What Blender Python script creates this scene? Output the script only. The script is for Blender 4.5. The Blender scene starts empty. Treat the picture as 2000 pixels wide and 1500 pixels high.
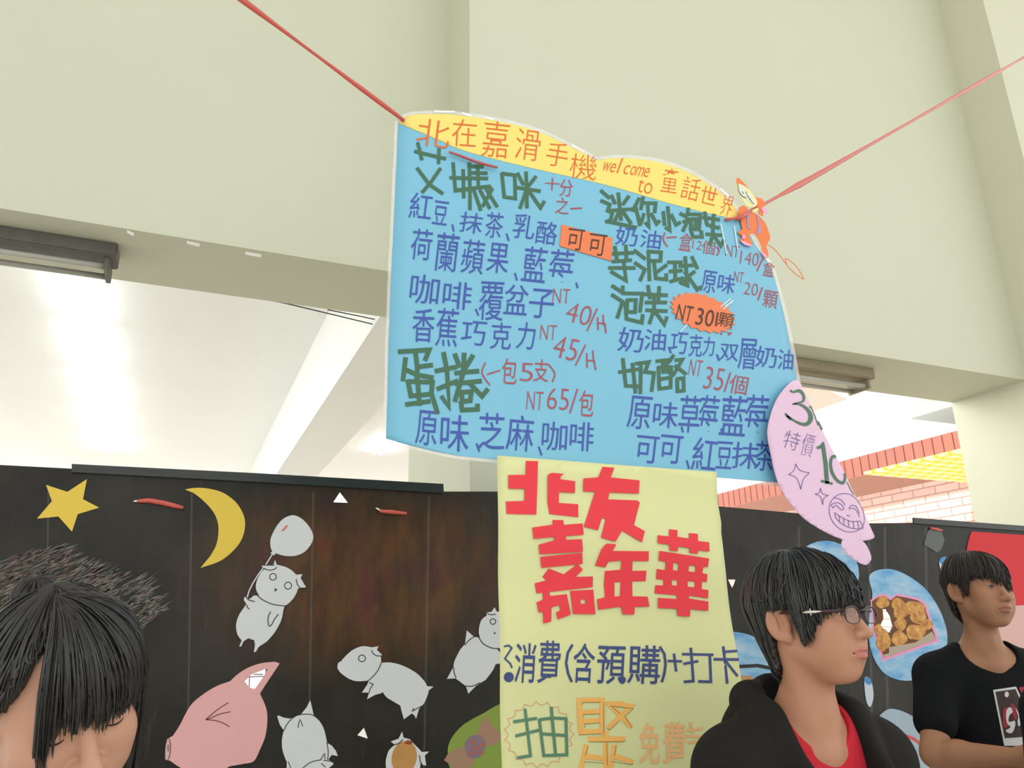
import bpy, bmesh, math, random
import numpy as np
from mathutils import Vector, Matrix
from mathutils.geometry import tessellate_polygon

random.seed(7)
rng = np.random.RandomState(11)
SC = bpy.context.scene
COL = SC.collection

# ------------------------------------------------------------------ camera
F_PX = 1510.0
R_CW = np.array([[0.920622786757022, 0.10465393465795642, 0.37616650364478593],
                 [-0.3900617905748367, 0.2896347220074093, 0.8740500714153870],
                 [-0.01747810164996877, -0.951398592477569, 0.3074658260594412]])
CAM_Z = 1.5
CAM = np.array([0.0, 0.0, CAM_Z])
cd = bpy.data.cameras.new('camera')
cam = bpy.data.objects.new('camera', cd)
COL.objects.link(cam)
cd.sensor_fit = 'HORIZONTAL'
cd.sensor_width = 36.0
cd.lens = F_PX / 2000.0 * 36.0
cd.clip_start = 0.02
cd.clip_end = 300
_m = Matrix.Identity(4)
for i in range(3):
    _m[i][0] = R_CW[i][0]
    _m[i][1] = -R_CW[i][1]
    _m[i][2] = -R_CW[i][2]
    _m[i][3] = CAM[i]
cam.matrix_world = _m
SC.camera = cam

# ------------------------------------------------------------------ light
SC.view_settings.view_transform = 'Standard'
SC.view_settings.look = 'None'
SC.view_settings.exposure = 0.6
SC.view_settings.gamma = 1.0
SC.view_settings.use_curve_mapping = False
SC.render.film_transparent = False
w = bpy.data.worlds.new('overcast_sky')
SC.world = w
w.use_nodes = True
_bg = w.node_tree.nodes['Background']
_bg.inputs[0].default_value = (0.96, 0.985, 1.0, 1)
_bg.inputs[1].default_value = 1.0


def area_light(name, loc, rot, sx, sy, power, color=(1, 1, 1)):
    l = bpy.data.lights.new(name, 'AREA')
    l.shape = 'RECTANGLE'
    l.size, l.size_y, l.energy, l.color = sx, sy, power, color
    o = bpy.data.objects.new(name, l)
    COL.objects.link(o)
    o.location = loc
    o.rotation_euler = rot
    return o


area_light('hall_fill', (1.0, 0.2, 7.2), (math.radians(10), 0, 0), 8, 4, 25, (1.0, 0.99, 0.97))  # added fill light under the hall ceiling, not a real skylight
area_light('column_fill', (3.4, 5.3, 3.7), Vector((1, -0.55, -0.55)).to_track_quat('-Z', 'Y').to_euler(), 1.6, 1.0, 45, (1, 1, 1))  # unseen fill behind the beam, added to brighten the right column's face
_s = bpy.data.lights.new('sun', 'SUN')
_s.energy = 4.0
_s.angle = math.radians(3)
sun = bpy.data.objects.new('sun', _s)
COL.objects.link(sun)
sun.rotation_euler = Vector((0.45, 0.2, -0.87)).to_track_quat('-Z', 'Y').to_euler()

# ------------------------------------------------------------------ helpers


def ray(px, py):
    return R_CW @ np.array([px - 1000.0, py - 750.0, F_PX])


def P(px, py, Y):
    """Point of the vertical plane y = Y that stands where the photograph shows (px, py)."""
    d = ray(px, py)
    t = Y / d[1]
    return Vector((d[0] * t, Y, CAM_Z + d[2] * t))


def PD(px, py, depth):
    d = ray(px, py) * (depth / F_PX)
    return Vector(d + CAM)


def lin(r, g=None, b=None):
    if g is None:
        r, g, b = r
    out = []
    for c in (r, g, b):
        c = c / 255.0
        out.append(c / 12.92 if c <= 0.04045 else ((c + 0.055) / 1.055) ** 2.4)
    return tuple(out) + (1.0,)


def tag(o, label=None, cat=None, group=None, kind=None):
    if label:
        o['label'] = label
    if cat:
        o['category'] = cat
    if group:
        o['group'] = group
    if kind:
        o['kind'] = kind
    return o


def thing(name, loc, label, cat, group=None):
    o = bpy.data.objects.new(name, None)
    o.empty_display_size = 0.05
    COL.objects.link(o)
    o.location = loc
    return tag(o, label, cat, group)


def link(name, me, mat=None, parent=None, smooth=False):
    o = bpy.data.objects.new(name, me)
    COL.objects.link(o)
    if mat is not None:
        me.materials.append(mat)
    if smooth:
        me.polygons.foreach_set('use_smooth', [True] * len(me.polygons))
    if parent is not None:
        o.parent = parent
        o.matrix_parent_inverse = _inv(parent)
    return o


def _world(o):
    m = Matrix.Translation(o.location) @ o.rotation_euler.to_matrix().to_4x4()
    if o.parent is not None:
        m = _world(o.parent) @ o.matrix_parent_inverse @ m
    return m


def _inv(o):
    return _world(o).inverted()


def mesh(name, verts, faces, mat=None, parent=None, smooth=False):
    me = bpy.data.meshes.new(name)
    me.from_pydata([tuple(v) for v in verts], [], [tuple(f) for f in faces])
    me.update()
    return link(name, me, mat, parent, smooth)


# ------------------------------------------------------------------ materials
MATS = {}


def mat(name, col, rough=0.6, spec=0.5, metal=0.0, var=0.0, scale=8.0, bump=0.0, bscale=60.0, coat=0.0, sss=0.0, emit=None, estr=0.0, stretch=None):
    if name in MATS:
        return MATS[name]
    m = bpy.data.materials.new(name)
    m.use_nodes = True
    nt = m.node_tree
    b = nt.nodes['Principled BSDF']
    b.inputs['Base Color'].default_value = col
    b.inputs['Roughness'].default_value = rough
    b.inputs['Specular IOR Level'].default_value = spec
    b.inputs['Metallic'].default_value = metal
    b.inputs['Coat Weight'].default_value = coat
    b.inputs['Coat Roughness'].default_value = 0.12
    if sss:
        b.inputs['Subsurface Weight'].default_value = sss
        b.inputs['Subsurface Radius'].default_value = (0.012, 0.005, 0.003)
        b.inputs['Subsurface Scale'].default_value = 0.6
    if emit:
        b.inputs['Emission Color'].default_value = emit
        b.inputs['Emission Strength'].default_value = estr
    tc = nt.nodes.new('ShaderNodeTexCoord')
    vec = tc.outputs['Object']
    if stretch:
        mp = nt.nodes.new('ShaderNodeMapping')
        mp.inputs['Scale'].default_value = stretch
        nt.links.new(vec, mp.inputs['Vector'])
        vec = mp.outputs['Vector']
    if var:
        n = nt.nodes.new('ShaderNodeTexNoise')
        n.inputs['Scale'].default_value = scale
        n.inputs['Detail'].default_value = 5
        nt.links.new(vec, n.inputs['Vector'])
        r = nt.nodes.new('ShaderNodeMix')
        r.data_type = 'RGBA'
        r.inputs[6].default_value = tuple(min(1, c * (1 - var)) for c in col[:3]) + (1,)
        r.inputs[7].default_value = tuple(min(1, c * (1 + var)) for c in col[:3]) + (1,)
        nt.links.new(n.outputs['Fac'], r.inputs[0])
        nt.links.new(r.outputs[2], b.inputs['Base Color'])
    if bump:
        n2 = nt.nodes.new('ShaderNodeTexNoise')
        n2.inputs['Scale'].default_value = bscale
        n2.inputs['Detail'].default_value = 4
        nt.links.new(vec, n2.inputs['Vector'])
        bp = nt.nodes.new('ShaderNodeBump')
        bp.inputs['Strength'].default_value = bump
        bp.inputs['Distance'].default_value = 0.01
        nt.links.new(n2.outputs['Fac'], bp.inputs['Height'])
        nt.links.new(bp.outputs['Normal'], b.inputs['Normal'])
    MATS[name] = m
    return m


def film_mat(name, clear=0.7, tint=(0.95, 0.96, 0.93, 1), rough=0.12):
    if name in MATS:
        return MATS[name]
    m = bpy.data.materials.new(name)
    m.use_nodes = True
    nt = m.node_tree
    nt.nodes.remove(nt.nodes['Principled BSDF'])
    out = nt.nodes['Material Output']
    t = nt.nodes.new('ShaderNodeBsdfTransparent')
    p = nt.nodes.new('ShaderNodeBsdfPrincipled')
    p.inputs['Base Color'].default_value = tint
    p.inputs['Roughness'].default_value = rough
    mx = nt.nodes.new('ShaderNodeMixShader')
    mx.inputs[0].default_value = 1 - clear
    nt.links.new(t.outputs[0], mx.inputs[1])
    nt.links.new(p.outputs[0], mx.inputs[2])
    nt.links.new(mx.outputs[0], out.inputs['Surface'])
    MATS[name] = m
    return m


# ------------------------------------------------------------------ solids


def box(name, x0, x1, y0, y1, z0, z1, m, parent=None, bev=0.0):
    bm = bmesh.new()
    bmesh.ops.create_cube(bm, size=1)
    for v in bm.verts:
        v.co = Vector(((x0 + x1) / 2 + v.co.x * (x1 - x0), (y0 + y1) / 2 + v.co.y * (y1 - y0), (z0 + z1) / 2 + v.co.z * (z1 - z0)))
    if bev:
        bmesh.ops.bevel(bm, geom=bm.edges[:], offset=bev, segments=2, affect='EDGES')
    me = bpy.data.meshes.new(name)
    bm.to_mesh(me)
    bm.free()
    return link(name, me, m, parent)


def prism(name, pts, z0, z1, m, parent=None):
    """Plan polygon pts [(x, y)] raised from z0 to z1."""
    n = len(pts)
    v = [(x, y, z0) for x, y in pts] + [(x, y, z1) for x, y in pts]
    f = [tuple(range(n))[::-1], tuple(range(n, 2 * n))] + [(i, (i + 1) % n, n + (i + 1) % n, n + i) for i in range(n)]
    return mesh(name, v, f, m, parent)


def tube_mesh(paths, seg=8):
    """paths: list of (points, radii) -> verts, faces; capped round tubes."""
    V, Fc = [], []
    for pts, rad in paths:
        pts = [Vector(p) for p in pts]
        n = len(pts)
        if not hasattr(rad, '__len__'):
            rad = [rad] * n
        up = Vector((0, 0, 1))
        base = len(V)
        prev = None
        for i, p in enumerate(pts):
            t = (pts[min(i + 1, n - 1)] - pts[max(i - 1, 0)]).normalized()
            if prev is None:
                u = up if abs(t.dot(up)) < 0.95 else Vector((1, 0, 0))
                a = t.cross(u).normalized()
            else:
                a = (prev - t * prev.dot(t)).normalized()
            prev = a
            b = t.cross(a)
            for k in range(seg):
                an = 2 * math.pi * k / seg
                V.append(p + (a * math.cos(an) + b * math.sin(an)) * rad[i])
        for i in range(n - 1):
            for k in range(seg):
                Fc.append((base + i * seg + k, base + i * seg + (k + 1) % seg, base + (i + 1) * seg + (k + 1) % seg, base + (i + 1) * seg + k))
        Fc.append(tuple(base + k for k in range(seg))[::-1])
        Fc.append(tuple(base + (n - 1) * seg + k for k in range(seg)))
    return V, Fc


def tube(name, paths, m, parent=None, seg=8):
    v, f = tube_mesh(paths, seg)
    return mesh(name, v, f, m, parent, True)


# ------------------------------------------------------------------ paper sheets, ink


def cr(pts, n=6, closed=True):
    """Catmull-Rom through pts."""
    out = []
    N = len(pts)
    rngi = range(N) if closed else range(N - 1)
    for i in rngi:
        if closed:
            p0, p1, p2, p3 = pts[i - 1], pts[i], pts[(i + 1) % N], pts[(i + 2) % N]
        else:
            p0, p1, p2, p3 = pts[max(i - 1, 0)], pts[i], pts[i + 1], pts[min(i + 2, N - 1)]
        for k in range(n):
            t = k / n
            out.append(tuple(0.5 * ((2 * p1[j]) + (-p0[j] + p2[j]) * t + (2 * p0[j] - 5 * p1[j] + 4 * p2[j] - p3[j]) * t * t
                                    + (-p0[j] + 3 * p1[j] - 3 * p2[j] + p3[j]) * t ** 3) for j in (0, 1)))
    if not closed:
        out.append(tuple(pts[-1]))
    return out


def zz(pts, s, ox, oy):
    return [(ox + s * x, oy + s * y) for x, y in pts]


def sheet(name, loops, Y, th, m, parent=None, bend=None, sub=0.0, smooth=False):
    """Flat sheet on the plane y = Y with outline (and holes) given as photograph points; th is its thickness."""
    L3 = [[P(x, y, Y) for x, y in lp] for lp in loops]
    tri = tessellate_polygon([[Vector((p.x, p.z, 0)) for p in lp] for lp in L3])
    flat = [p for lp in L3 for p in lp]
    bm = bmesh.new()
    vs = [bm.verts.new(p) for p in flat]
    for t in tri:
        try:
            bm.faces.new([vs[i] for i in t])
        except ValueError:
            pass
    bmesh.ops.recalc_face_normals(bm, faces=bm.faces[:])
    if sub:
        xs = [p.x for p in flat]
        zs = [p.z for p in flat]
        for lo, hi, ax in ((min(xs), max(xs), 0), (min(zs), max(zs), 2)):
            n = int((hi - lo) / sub)
            for i in range(1, n + 1):
                c = Vector((0, Y, 0))
                c[ax] = lo + (hi - lo) * i / (n + 1)
                no = Vector((0, 0, 0))
                no[ax] = 1
                bmesh.ops.bisect_plane(bm, geom=bm.verts[:] + bm.edges[:] + bm.faces[:], plane_co=c, plane_no=no, dist=1e-6)
    for f in bm.faces:
        if f.normal.y > 0:
            f.normal_flip()
    if th:
        front = bm.faces[:]
        bedges = [e for e in bm.edges if len(e.link_faces) == 1]
        vmap = {}
        for v in bm.verts[:]:
            vmap[v] = bm.verts.new(v.co + Vector((0, th, 0)))
        for f in front:
            bm.faces.new([vmap[v] for v in reversed(f.verts[:])])
        for e in bedges:
            a, b = e.verts
            bm.faces.new((a, vmap[a], vmap[b], b))
        bmesh.ops.recalc_face_normals(bm, faces=bm.faces[:])
    if bend:
        for v in bm.verts:
            v.co.y += bend(v.co.x, v.co.z)
    me = bpy.data.meshes.new(name)
    bm.to_mesh(me)
    bm.free()
    return link(name, me, m, parent, smooth)


def ribbon(pts, w, V, Fc, closed=False):
    """Adds a marker stroke (photo pixels) to lists of 2-D verts and faces; w may be a list."""
    n = len(pts)
    if not hasattr(w, '__len__'):
        w = [w] * n
    base = len(V)
    P2 = [Vector((x, y)) for x, y in pts]
    for i in range(n):
        a = P2[i] - P2[i - 1] if (i > 0 or closed) else P2[1] - P2[0]
        b = P2[(i + 1) % n] - P2[i] if (i < n - 1 or closed) else a
        if a.length < 1e-6:
            a = b
        if b.length < 1e-6:
            b = a
        a, b = a.normalized(), b.normalized()
        t = (a + b)
        t = t.normalized() if t.length > 0.2 else b
        nn = Vector((-t.y, t.x))
        c = max(0.5, abs(nn.dot(Vector((-b.y, b.x)))))
        o = nn * (w[i] / 2 / c)
        p = P2[i].copy()
        if not closed and i == 0:
            p -= b * w[i] * 0.25
        if not closed and i == n - 1:
            p += a * w[i] * 0.25
        V.append(p + o)
        V.append(p - o)
    m = n if closed else n - 1
    for i in range(m):
        j = (i + 1) % n
        Fc.append((base + 2 * i, base + 2 * i + 1, base + 2 * j + 1, base + 2 * j))


_gl = {}


def glyph(ch, bold=0.0):
    key = (ch, bold)
    if key in _gl:
        return _gl[key]
    c = bpy.data.curves.new('glyph', 'FONT')
    c.body = ch
    c.resolution_u = 3
    c.offset = bold
    o = bpy.data.objects.new('glyph', c)
    COL.objects.link(o)
    dg = bpy.context.evaluated_depsgraph_get()
    dg.update()
    me = bpy.data.meshes.new_from_object(o.evaluated_get(dg))
    v = np.array([(q.co.x, q.co.y) for q in me.vertices])
    f = [tuple(p.vertices) for p in me.polygons]
    bpy.data.objects.remove(o)
    bpy.data.curves.remove(c)
    bpy.data.meshes.remove(me)
    lo, hi = v.min(0), v.max(0)
    v = (v - (lo + hi) / 2) / np.maximum(hi - lo, 1e-6)
    _gl[key] = (v, f)
    return _gl[key]


def put(ch, cx, cy, wd, ht, V, Fc, bold=0.0, rot=0.0, shear=0.0):
    v, f = glyph(ch, bold)
    base = len(V)
    c, s = math.cos(math.radians(rot)), math.sin(math.radians(rot))
    for x, y in v:
        X, Yy = x * wd, -y * ht
        X += -shear * Yy
        V.append(Vector((cx + c * X - s * Yy, cy + s * X + c * Yy)))
    Fc.extend(tuple(base + i for i in q) for q in f)


def ink(name, V, Fc, Y, m, parent, bend=None, lift=0.0008):
    """Ink or paint lying on a sheet: photo points -> plane y = Y - lift."""
    vs = []
    for p in V:
        q = P(p[0], p[1], Y - lift)
        if bend:
            q.y += bend(q.x, q.z)
        vs.append(q)
    o = mesh(name, vs, Fc, m, parent)
    bm = bmesh.new()
    bm.from_mesh(o.data)
    for f in bm.faces:
        f.normal_update()
        if f.normal.y > 0:
            f.normal_flip()
    bm.to_mesh(o.data)
    bm.free()
    return o


def circ(cx, cy, rx, ry=None, n=28, a0=0, a1=360, rot=0):
    ry = rx if ry is None else ry
    out = []
    full = abs(a1 - a0) >= 360
    c, s = math.cos(math.radians(rot)), math.sin(math.radians(rot))
    for i in range(n if full else n + 1):
        a = math.radians(a0 + (a1 - a0) * i / n)
        x, y = rx * math.cos(a), ry * math.sin(a)
        out.append((cx + c * x - s * y, cy + s * x + c * y))
    return out

# ================================================================== the hall
YR, YL = 3.46, 3.84                     # fronts of the two wall beams
ZR = CAM_Z + 0.4905 * YR                # their undersides
ZL = CAM_Z + 0.502 * YL
YLB = (ZL - CAM_Z) / 0.430              # back edge of the left underside
YRB = 1.177 * YR
XC = 0.364 * YR                         # face of the middle column
XC2 = 1.61 * YR                         # face of the right column
ZC = CAM_Z + 2.78                       # bay ceilings
TOP = 7.5

wallm = mat('cream_wall_paint', lin(207, 208, 186), 0.75, 0.3, var=0.025, scale=1.2, bump=0.05, bscale=90)
wallm2 = mat('cream_column_paint', lin(209, 209, 186), 0.75, 0.3, var=0.025, scale=1.5, bump=0.05, bscale=90)
ceilm = mat('white_ceiling_paint', lin(240, 240, 236), 0.5, 0.4, var=0.02, scale=1.0)
floorm = mat('pale_terrazzo', lin(212, 208, 198), 0.5, 0.4, var=0.06, scale=12)


def S(o):
    o['kind'] = 'structure'
    return o


S(box('floor', -14, 40, -9, 40, -0.2, 0.0, floorm))
S(box('ceiling_hall', -14, 7.4, -9, YR + 0.3, TOP, TOP + 0.3, ceilm))  # unseen slab, added to keep the sun off the posters
S(box('wall_left', -8, XC, YL, YLB, ZL, TOP, wallm))
S(box('column_middle', XC, XC + 1.05, YR, XC / 0.276, 0, TOP, wallm))
S(box('wall_right', XC + 1.05, XC2, YR, YRB, ZR, TOP, wallm))
_d = ray(1920, 0)
YC2 = XC2 * _d[1] / _d[0]
S(box('column_right', XC2, XC2 + 1.0, YC2, YRB, 0, TOP, wallm2))
XS, XS1 = 0.533 * (ZL - CAM_Z), 0.79 * (ZL - CAM_Z)
S(box('ceiling_beam', XS, XS1, YLB, 16, ZL, ZC + 0.15, ceilm))
S(box('ceiling_left', -8, XS, YLB, 16, ZC, ZC + 0.15, ceilm))
_a = ray(1655, 780)
XA = 2.78 * _a[0] / _a[2]
YA = 2.78 * _a[1] / _a[2]
_b = ray(1622, 765)
YB = 2.78 * _b[1] / _b[2]
XB_ = 2.78 * _b[0] / _b[2]
_sl = (XA - XB_) / max(0.01, YA - YB)
S(prism('ceiling_right', [(XS1, YLB), (XA - _sl * (YA - YLB), YLB), (XA, YA), (XA, 16), (XS1, 16)], ZC, ZC + 0.15, ceilm))

# ------------------------------------------------------------------ brick building outside
XW = 11.0
brick = bpy.data.materials.new('red_brick')
brick.use_nodes = True
nt = brick.node_tree
bs = nt.nodes['Principled BSDF']
bs.inputs['Roughness'].default_value = 0.85
tc = nt.nodes.new('ShaderNodeTexCoord')
sp = nt.nodes.new('ShaderNodeSeparateXYZ')
cb = nt.nodes.new('ShaderNodeCombineXYZ')
bt = nt.nodes.new('ShaderNodeTexBrick')
nt.links.new(tc.outputs['Object'], sp.inputs[0])
nt.links.new(sp.outputs['Y'], cb.inputs['X'])
nt.links.new(sp.outputs['Z'], cb.inputs['Y'])
nt.links.new(cb.outputs[0], bt.inputs['Vector'])
bt.inputs['Color1'].default_value = lin(240, 194, 180)
bt.inputs['Color2'].default_value = lin(250, 214, 202)
bt.inputs['Mortar'].default_value = lin(196, 140, 124)
bt.inputs['Scale'].default_value = 1.0
bt.inputs['Brick Width'].default_value = 0.42
bt.inputs['Row Height'].default_value = 0.125
bt.inputs['Mortar Size'].default_value = 0.008
nt.links.new(bt.outputs['Color'], bs.inputs['Base Color'])
sold = mat('soldier_brick', lin(176, 112, 97), 0.85, var=0.1, scale=5)
ledge = mat('brick_ledge', lin(192, 144, 128), 0.85, var=0.08, scale=6)
joint = mat('mortar_joint', lin(104, 54, 42), 0.9)
ZP = CAM_Z + 0.2565 * XW
bld = thing('brick_building', (XW + 1, 9, 0), 'pale red brick building with a corbelled parapet seen outside beyond the beam', 'building')
box('brick_wall', XW, XW + 4, 3.5, 19, 0, ZP - 0.62, brick, bld)
box('parapet', XW - 0.28, XW + 4, 3.5, 19, ZP - 0.34, ZP, sold, bld)
mesh('corbel', [(XW - 0.28, 3.5, ZP - 0.34), (XW - 0.28, 19, ZP - 0.34), (XW, 19, ZP - 0.62), (XW, 3.5, ZP - 0.62), (XW + 0.1, 3.5, ZP - 0.34), (XW + 0.1, 19, ZP - 0.34)],
     [(0, 1, 2, 3), (0, 4, 5, 1), (0, 3, 4), (1, 5, 2), (3, 2, 5, 4)], ledge, bld)
box('flat_roof', XW + 0.1, XW + 9, 3.5, 19, ZP, ZP + 0.05, mat('grey_roofing', lin(200, 200, 194), 0.9), bld)  # unseen grey top, added to stop red bounce tinting the eave slab
V, Fc = [], []
for i in range(86):
    y = 3.6 + i * 0.18
    b0 = len(V)
    for yy in (y, y + 0.016):
        V += [(XW - 0.284, yy, ZP - 0.33), (XW - 0.284, yy, ZP - 0.01)]
    Fc.append((b0, b0 + 1, b0 + 3, b0 + 2))
mesh('parapet_joints', V, Fc, joint, bld)

ym = bpy.data.materials.new('yellow_mesh')
ym.use_nodes = True
nt = ym.node_tree
bs = nt.nodes['Principled BSDF']
tc = nt.nodes.new('ShaderNodeTexCoord')
bt = nt.nodes.new('ShaderNodeTexBrick')
nt.links.new(tc.outputs['Object'], bt.inputs['Vector'])
bt.inputs['Color1'].default_value = lin(255, 250, 214)
bt.inputs['Color2'].default_value = lin(255, 246, 200)
bt.inputs['Mortar'].default_value = lin(246, 206, 84)
bt.inputs['Scale'].default_value = 1.0
bt.inputs['Brick Width'].default_value = 0.24
bt.inputs['Row Height'].default_value = 0.2
bt.inputs['Mortar Size'].default_value = 0.03
nt.links.new(bt.outputs['Color'], bs.inputs['Base Color'])
bs.inputs['Transmission Weight'].default_value = 0.0
tl = nt.nodes.new('ShaderNodeBsdfTranslucent')
nt.links.new(bt.outputs['Color'], tl.inputs[0])
mx = nt.nodes.new('ShaderNodeMixShader')
mx.inputs[0].default_value = 0.6
nt.links.new(bs.outputs[0], mx.inputs[1])
nt.links.new(tl.outputs[0], mx.inputs[2])
nt.links.new(mx.outputs[0], nt.nodes['Material Output'].inputs['Surface'])
d1 = ray(1688, 927)
zc_ = 2.05
k_ = zc_ / d1[2]
xc0, yc1 = d1[0] * k_, d1[1] * k_
if xc0 > XW - 0.5:
    k_ = (XW - 1.6) / d1[0]
    xc0, yc1, zc_ = d1[0] * k_, d1[1] * k_, d1[2] * k_
can = prism('awning', [(xc0, 4.2), (XW - 0.02, 4.2), (XW - 0.02, yc1), (xc0, yc1)], CAM_Z + zc_, CAM_Z + zc_ + 0.04, ym)
tag(can, 'yellow latticed awning fixed to the brick building', 'awning')
d2 = ray(1777, 818)
k_ = 1.95 / d2[2] * 2.0
pav = prism('roof_slab', [(d2[0] * k_, YRB + 2.0), (d2[0] * k_ + 8, YRB + 2.0), (d2[0] * k_ + 8, d2[1] * k_), (d2[0] * k_, d2[1] * k_)], CAM_Z + d2[2] * k_, CAM_Z + d2[2] * k_ + 0.3, mat('grey_soffit', lin(178, 178, 170), 0.7))
S(pav)
pav.name = 'ceiling_outdoor'

# ------------------------------------------------------------------ lamps
steel = mat('dull_steel', lin(96, 94, 86), 0.5, 0.5, var=0.3, scale=14)
brownm = mat('brown_lamp_housing', lin(150, 138, 112), 0.6, var=0.2, scale=9, stretch=(1, 6, 6))
tubem = mat('unlit_tube_glass', lin(186, 184, 172), 0.25, 0.5)
whitem = mat('white_enamel', lin(238, 238, 236), 0.4)
litm = mat('lit_tube', (1, 1, 1, 1), 0.5, emit=(0.92, 0.97, 1.0, 1), estr=20.0)


def soffit_lamp(name, pxe, Yc, z, length, label, m):
    d = ray(*pxe)
    x1 = d[0] * Yc / d[1]
    t = thing(name, (x1 - length / 2, Yc, z), label, 'lamp')
    box('housing', x1 - length, x1, Yc - 0.085, Yc + 0.085, z - 0.075, z, m, t, 0.006)
    for k, yy in enumerate((Yc - 0.03, Yc + 0.1)):
        tube('fluorescent_tube', [([(x1 - length + 0.03, yy, z - 0.115), (x1 - 0.05, yy, z - 0.115)], 0.016)], tubem, t, 10)
    for xx in (x1 - length + 0.02, x1 - 0.04):
        box('lamp_holder', xx - 0.012, xx + 0.012, Yc - 0.06, Yc + 0.125, z - 0.14, z - 0.07, m, t, 0.003)
    return t


soffit_lamp('ceiling_lamp', (232, 492), YL + 0.26, ZL, 1.25, 'dark unlit tube lamp under the beam above the star', steel)
soffit_lamp('ceiling_lamp', (1690, 736), YR + 0.28, ZR, 1.25, 'brownish unlit tube lamp under the beam beside the blue poster', brownm)


def lit_lamp(x, y, label):
    t = thing('fluorescent_lamp', (x, y, ZC), label, 'lamp', 'lit fluorescent lamps on the bay ceilings')
    box('housing', x - 0.035, x + 0.035, y - 0.61, y + 0.61, ZC - 0.025, ZC, whitem, t, 0.006)
    for dx in (-0.05, 0.05):
        tube('fluorescent_tube', [([(x + dx, y - 0.6, ZC - 0.045), (x + dx, y + 0.6, ZC - 0.045)], 0.016)], litm, t, 10)


for i, y in enumerate((5.35, 6.75, 8.15, 9.55, 10.95, 12.35)):
    lit_lamp(-0.95 - 0.02 * i, y, ('first', 'second', 'third', 'fourth', 'fifth', 'last')[i] + ' lit tube lamp in the row over the star, counted from the beam')
lit_lamp(2.75, 11.2, 'lit tube lamp on the ceiling just below the corner of the blue poster')

cab = mat('black_cable', lin(60, 58, 55), 0.5)
tag(tube('cable', [([P(505, 582, 4.6), P(560, 593, 4.62), P(640, 612, 4.66), P(760, 641, 4.7)], 0.004), ([P(640, 605, 4.6), P(700, 617, 4.62), P(770, 632, 4.66)], 0.004)], cab),
    'pair of thin dark cables running under the beam behind the blue poster', 'cable')
tp = mat('tape_remnant', lin(214, 210, 200), 0.4)
for i, (x, y, wd) in enumerate(((378, 473, 26), (495, 494, 32), (255, 452, 14))):
    o = sheet('tape_scrap', [[(x - wd / 2, y - 3), (x + wd / 2, y + 3), (x + wd / 2 - 2, y + 9), (x - wd / 2, y + 3)]], YL - 0.002, 0.002, tp)
    tag(o, ['small scrap of tape on the beam edge, middle one of three', 'scrap of clear tape on the beam edge closest to the blue poster', 'tiny scrap of tape on the beam edge above the unlit lamp'][i], 'tape', 'tape scraps on the beam edge')

# ================================================================== black display boards
YBD = 3.0
boardm = bpy.data.materials.new('black_plastic_sheet')
boardm.use_nodes = True
nt = boardm.node_tree
bs = nt.nodes['Principled BSDF']
tc = nt.nodes.new('ShaderNodeTexCoord')


def _noise(scale, detail, vec, rough=0.6):
    n = nt.nodes.new('ShaderNodeTexNoise')
    n.inputs['Scale'].default_value = scale
    n.inputs['Detail'].default_value = detail
    n.inputs['Roughness'].default_value = rough
    nt.links.new(vec, n.inputs['Vector'])
    return n.outputs['Fac']


def _map(vec, loc=(0, 0, 0), rot=(0, 0, 0), sc=(1, 1, 1)):
    mp = nt.nodes.new('ShaderNodeMapping')
    mp.inputs['Location'].default_value = loc
    mp.inputs['Rotation'].default_value = rot
    mp.inputs['Scale'].default_value = sc
    nt.links.new(vec, mp.inputs['Vector'])
    return mp.outputs['Vector']


def _ramp(fac, stops):
    r = nt.nodes.new('ShaderNodeValToRGB')
    el = r.color_ramp.elements
    el[0].position, el[0].color = stops[0]
    el[1].position, el[1].color = stops[-1]
    for p, c in stops[1:-1]:
        e = el.new(p)
        e.color = c
    nt.links.new(fac, r.inputs[0])
    return r.outputs[0]


def _mix(fac, a, b):
    r = nt.nodes.new('ShaderNodeMix')
    r.data_type = 'RGBA'
    if isinstance(fac, float):
        r.inputs[0].default_value = fac
    else:
        nt.links.new(fac, r.inputs[0])
    for s_, i in ((a, 6), (b, 7)):
        if isinstance(s_, tuple):
            r.inputs[i].default_value = s_
        else:
            nt.links.new(s_, r.inputs[i])
    return r.outputs[2]


ov = tc.outputs['Object']
base = _ramp(_noise(3.0, 6, ov), [(0.3, lin(27, 26, 21)), (0.5, lin(40, 37, 28)), (0.7, lin(50, 48, 42))])
# rust coloured crayon shading round the middle of the left board
pc = P(735, 1125, YBD)
g = nt.nodes.new('ShaderNodeTexGradient')
g.gradient_type = 'SPHERICAL'
nt.links.new(_map(ov, (-pc.x / 0.75, 0, -pc.z / 0.42), (0, 0, 0), (1 / 0.75, 0.001, 1 / 0.42)), g.inputs[0])
st = _ramp(_noise(7, 6, _map(ov, rot=(0, 0.45, 0), sc=(1.9, 1, 0.5))), [(0.28, (0.15, 0.15, 0.15, 1)), (0.6, (1, 1, 1, 1))])
mm = nt.nodes.new('ShaderNodeMath')
mm.operation = 'MULTIPLY'
nt.links.new(_ramp(g.outputs['Fac'], [(0.0, (0, 0, 0, 1)), (0.6, (1, 1, 1, 1))]), mm.inputs[0])
nt.links.new(st, mm.inputs[1])
rust = _ramp(_noise(5, 3, ov), [(0.35, lin(104, 60, 38)), (0.5, lin(92, 66, 36)), (0.65, lin(92, 52, 48))])
base = _mix(mm.outputs[0], base, rust)
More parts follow.
